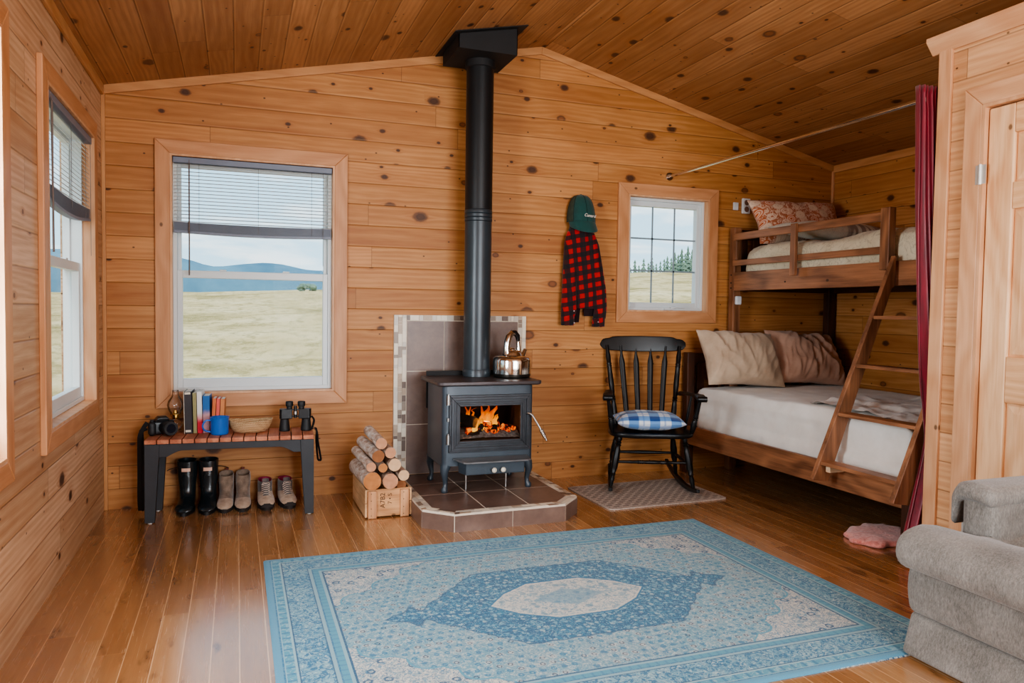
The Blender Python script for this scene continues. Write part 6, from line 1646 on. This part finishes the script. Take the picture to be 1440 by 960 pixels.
# ================================================================ outdoors
def tab(t_, x):
    if x <= t_[0][0]: return t_[0][1]
    for (a, p), (b, q) in zip(t_, t_[1:]):
        if a <= x <= b:
            f = (x - a) / (b - a); f = f * f * (3 - 2 * f); return p + (q - p) * f
    return t_[-1][1]
RIDGE = [(-120, 1.9), (-25, 1.9), (-11, 2.0), (-3, 2.28), (6, 2.62), (20, 3.6), (32, 4.45), (50, 4.8), (140, 4.8)]
def ground_z(az, r):
    zr = tab(RIDGE, az)
    if r < 60: s = max(0, (r - 6) / 54); z = -.45 + (zr + .45) * s
    else: z = zr - .012 * (r - 60)
    x, y = r * math.sin(R(az)), r * math.cos(R(az))
    return z + .10 * fn3((x, y, 0), .25) * min(1, r / 20) + .05 * fn3((x, y, 3), 1.1) * min(1, r / 15)
def grass_mat():
    m = mat_begin('dry_grass'); co = objco(); x, y, z = sep(co)
    n = noise(co, 0.28, 4.0, 0.65); n2 = noise(vec(x * 2.2, y * 1.2, z), 1.0, 4.0, 0.7); n3 = noise(vec(x * 14.0, y * 7.0, z), 1.0, 3.0, 0.7)
    c = ramp(n, [(0.32, lin(140, 126, 84)), (0.48, lin(190, 168, 124)), (0.68, lin(208, 188, 150))])
    c = mix(smooth(0.48, 0.62, n2) * 0.6, c, lin(132, 122, 80)); c = mix(smooth(0.5, 0.7, n3) * 0.4, c, lin(214, 196, 160))
    mat_end(principled(c, 1.0, 0.0, n3, 0.4, 0.05, spec=0.0)); return m
mb = MB(); rr = [2.2 + 3.9 * k / 3 for k in range(3)] + [6 + 54 * (k / 46) ** 1.4 for k in range(47)] + [64, 70, 80, 95, 120, 160, 240, 400, 1000]
NA = 121
mb.grid(lambda u, v: (lambda az, r: (2.0 * (1 - min(1, r / 12)) + r * math.sin(R(az)), 2.6 * (1 - min(1, r / 12)) + r * math.cos(R(az)), ground_z(az, r)))(-150 + 300 * u, rr[min(len(rr) - 1, int(round(v * (len(rr) - 1))))]), NA, len(rr))
struct(mb.build('field', grass_mat(), smooth=180))
HILL = [(-150, 3.0), (-30, 3.9), (-11.3, 3.6), (-6, 3.55), (-3.9, 3.34), (-1.6, 2.95), (2.8, 3.2), (5.8, 2.8), (10, 2.6), (20, 2.2), (30, 1.2), (150, 1.2)]
mb = MB()
def hillf(u, v):
    az = -100 + 160 * u; r = 900 - 60 * v; el = tab(HILL, az)
    top = 1.2 + 900 * math.tan(R(el)) + 2.2 * fn3((az * .35, 0, 0), 1) + .8 * fn3((az * 1.6, 4, 0), 1)
    return (r * math.sin(R(az)), r * math.cos(R(az)), -30 + (top + 30) * (1 - v ** 2))
mb.grid(hillf, 240, 8)
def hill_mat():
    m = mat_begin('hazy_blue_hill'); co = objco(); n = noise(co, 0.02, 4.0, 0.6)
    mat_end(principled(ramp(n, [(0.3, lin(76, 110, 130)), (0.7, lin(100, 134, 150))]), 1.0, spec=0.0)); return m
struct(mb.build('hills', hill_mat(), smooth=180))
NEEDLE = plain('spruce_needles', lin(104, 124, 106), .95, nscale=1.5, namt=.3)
rt = random.Random(5)
def spruce(h, seed):
    mb = MB(); rg_ = random.Random(seed); n = 11; lay = max(7, int(h * 2.2))
    for k in range(lay):
        s = k / lay; z0 = h * (.06 + .90 * s); w = h * .21 * (1 - s) ** .8 + .05; dz = h * .17 * (1 - s * .4)
        ring = []; ring2 = []
        for i in range(n):
            a = 2 * PI * i / n + k; q = w * rg_.uniform(.55, 1.15) * (1.0 if i % 2 else .62)
            ring.append((q * math.cos(a), q * math.sin(a), z0 - .05 * h * (1 - s) * (i % 2))); ring2.append((.02 * math.cos(a), .02 * math.sin(a), z0 + dz))
        mb.loft([ring, ring2], True, True)
    return mb
def tree_at(az, r, h, lab, k):
    x, y = r * math.sin(R(az)), r * math.cos(R(az)); z = ground_z(az, r) - .1
    t = thing('spruce_tree', lab, 'tree', (x, y, z), rt.uniform(0, 6), 'spruce trees along the field ridge')
    mb = spruce(h, k); mb.M = None
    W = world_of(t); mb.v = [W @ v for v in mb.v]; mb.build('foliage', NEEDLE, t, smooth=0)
    mb = MB(); mb.cyl((x, y, z), (x, y, z + h * .9), .07 * h / 4, .02, n=7); mb.build('trunk', plain('grey_trunk', lin(96, 84, 74), .9, nscale=8), t, smooth=60)
k = 0
for az, el, r in [(29.2, 3.95, 82), (29.6, 4.15, 90), (29.9, 3.75, 76), (30.25, 4.3, 84), (30.6, 3.95, 80), (30.85, 4.45, 92), (31.2, 3.9, 78), (31.5, 4.1, 87), (31.78, 4.25, 79), (32.0, 4.45, 85), (32.3, 4.35, 76), (32.55, 4.75, 82), (32.8, 4.55, 90), (33.05, 5.0, 84), (33.3, 4.7, 78), (33.5, 5.2, 82), (33.8, 4.9, 88), (34.05, 5.35, 80), (34.35, 5.0, 76), (34.6, 5.3, 94), (34.9, 5.1, 79), (35.2, 5.4, 86), (35.6, 5.2, 80), (31.0, 3.7, 72), (32.4, 3.9, 70), (33.2, 4.0, 71), (34.1, 4.2, 70), (30.1, 3.5, 71)]:
    h = 1.2 + r * math.tan(R(el)) - ground_z(az, r); k += 1
    tree_at(az, r, h, 'hazy green spruce among those on the ridge seen through the small window', k)
az, r = 4.9, 57.0
t = thing('bush', 'lone dark bush on the field crest seen through the big window', 'bush', (r * math.sin(R(az)), r * math.cos(R(az)), ground_z(az, r) - .05), 0)
mb = MB(); W = world_of(t)
for q in range(14):
    a, b = rt.uniform(-.8, .8), rt.uniform(.1, .65); mb.ball(W @ Vector((a * .8, rt.uniform(-.3, .3), b * .75 * (1 - abs(a) * .5))), rt.uniform(.12, .24), 9, 6)
for v in mb.v: v += Vector((.06 * fn3(v, 6), .05 * fn3(v, 6, 2), .05 * fn3(v, 6, 4)))
mb.build('foliage', NEEDLE, t, smooth=0)

# ================================================================ light
wd = bpy.data.worlds.new('sky'); SC.world = wd; wd.use_nodes = True; NT = wd.node_tree; NT.nodes.clear()
gx, gy, gz = sep(V(nd('ShaderNodeTexCoord').outputs['Generated']))
den = mx(gz + 0.12, 0.06)
cl = noise(vec(gx / den * 0.9, gy / den * 0.9, 0.0), 1.6, 5.0, 0.6, 0.3)
sky = mix(smooth(0.0, 0.5, gz), lin(176, 212, 230), lin(128, 178, 212))
sky = mix(smooth(0.44, 0.68, cl) * 0.75, sky, lin(232, 240, 242))
sky = mix(smooth(-0.02, 0.0, gz), lin(190, 182, 150), sky)
bg = nd('ShaderNodeBackground'); put(bg.inputs[0], sky); put(bg.inputs[1], 2.2)
o = nd('ShaderNodeOutputWorld'); NT.links.new(bg.outputs[0], o.inputs[0])

def area(name, loc, rot, sx, sy, energy, col):
    l = bpy.data.lights.new(name, 'AREA'); l.shape = 'RECTANGLE'; l.size = sx; l.size_y = sy; l.energy = energy; l.color = col
    o = bpy.data.objects.new(name, l); COL.objects.link(o); o.location = loc; o.rotation_euler = rot; return o
COOL = (0.90, 0.96, 1.0)
area('assumed_rear_fill_light', (1.75, YR - .25, 1.25), (R(90), 0, R(14)), 2.5, 1.7, 210, (0.90, 0.95, 1.0))  # added fill lamp behind the camera; the rear window it shines through is assumed
area('added_near_window_fill', (XL - .24, 2.36, 1.4), (R(90), 0, R(-90)), 1.0, 1.4, 110, COOL)  # added fill lamp outside the near window, on top of its sky light
area('overhead_fill_light', (1.3, -.6, 2.62), (R(28), 0, 0), 2.2, 1.4, 50, (1.0, 0.96, 0.92))  # added soft fill behind the camera; no ceiling fixture stands for it
for nm, loc, rot, sx, sy in (('window_portal_back', (.105, YB + .16, 1.39), (R(-90), 0, 0), .95, 1.43), ('window_portal_small', (3.04, YB + .16, 1.64), (R(-90), 0, 0), .70, .86), ('window_portal_side', (XL - .16, 3.98, 1.39), (R(90), 0, R(-90)), 1.04, 1.41)):
    a = area(nm, loc, rot, sx, sy, 1, (1, 1, 1)); a.data.cycles.is_portal = True
fire = bpy.data.lights.new('fire_glow', 'POINT'); fire.energy = 2.2; fire.color = (1.0, 0.42, 0.12); fire.shadow_soft_size = 0.0
fo = bpy.data.objects.new('fire_glow', fire); COL.objects.link(fo); fo.location = (1.45, 4.36, .53)
sun = bpy.data.lights.new('soft_sun', 'SUN'); sun.energy = 4.0; sun.angle = R(25); sun.color = (1.0, 0.95, 0.86)
so = bpy.data.objects.new('soft_sun', sun); COL.objects.link(so); so.rotation_euler = (R(38), 0, R(-8))

# ================================================================ camera
cam = bpy.data.cameras.new('camera_view'); co_ = bpy.data.objects.new('camera_view', cam); COL.objects.link(co_)
Mx = ((0.9378760990472514, -0.346676658826686, 0.014272948562781326), (-0.0008839705473226989, -0.043523186935356756, -0.999052026070245), (0.34696922260048046, 0.9369744000898613, -0.04112580873688372))
rx, ry, rz = Vector(Mx[0]), -Vector(Mx[1]), -Vector(Mx[2])
m4 = Matrix(((rx.x, ry.x, rz.x, 0), (rx.y, ry.y, rz.y, 0), (rx.z, ry.z, rz.z, 1.2), (0, 0, 0, 1)))
co_.matrix_world = m4
cam.sensor_fit = 'HORIZONTAL'; cam.sensor_width = 36.0; cam.lens = 36.0 * 1045.0 / 1440.0; cam.clip_start = 0.05; cam.clip_end = 3000
SC.camera = co_
SC.view_settings.view_transform = 'AgX'; SC.view_settings.look = 'AgX - Medium High Contrast'; SC.view_settings.exposure = 0.0
SC.cycles.max_bounces = 10; SC.cycles.diffuse_bounces = 6; SC.cycles.transparent_max_bounces = 24; SC.cycles.glossy_bounces = 4
SC.cycles.use_denoising = True; SC.cycles.sample_clamp_indirect = 6.0
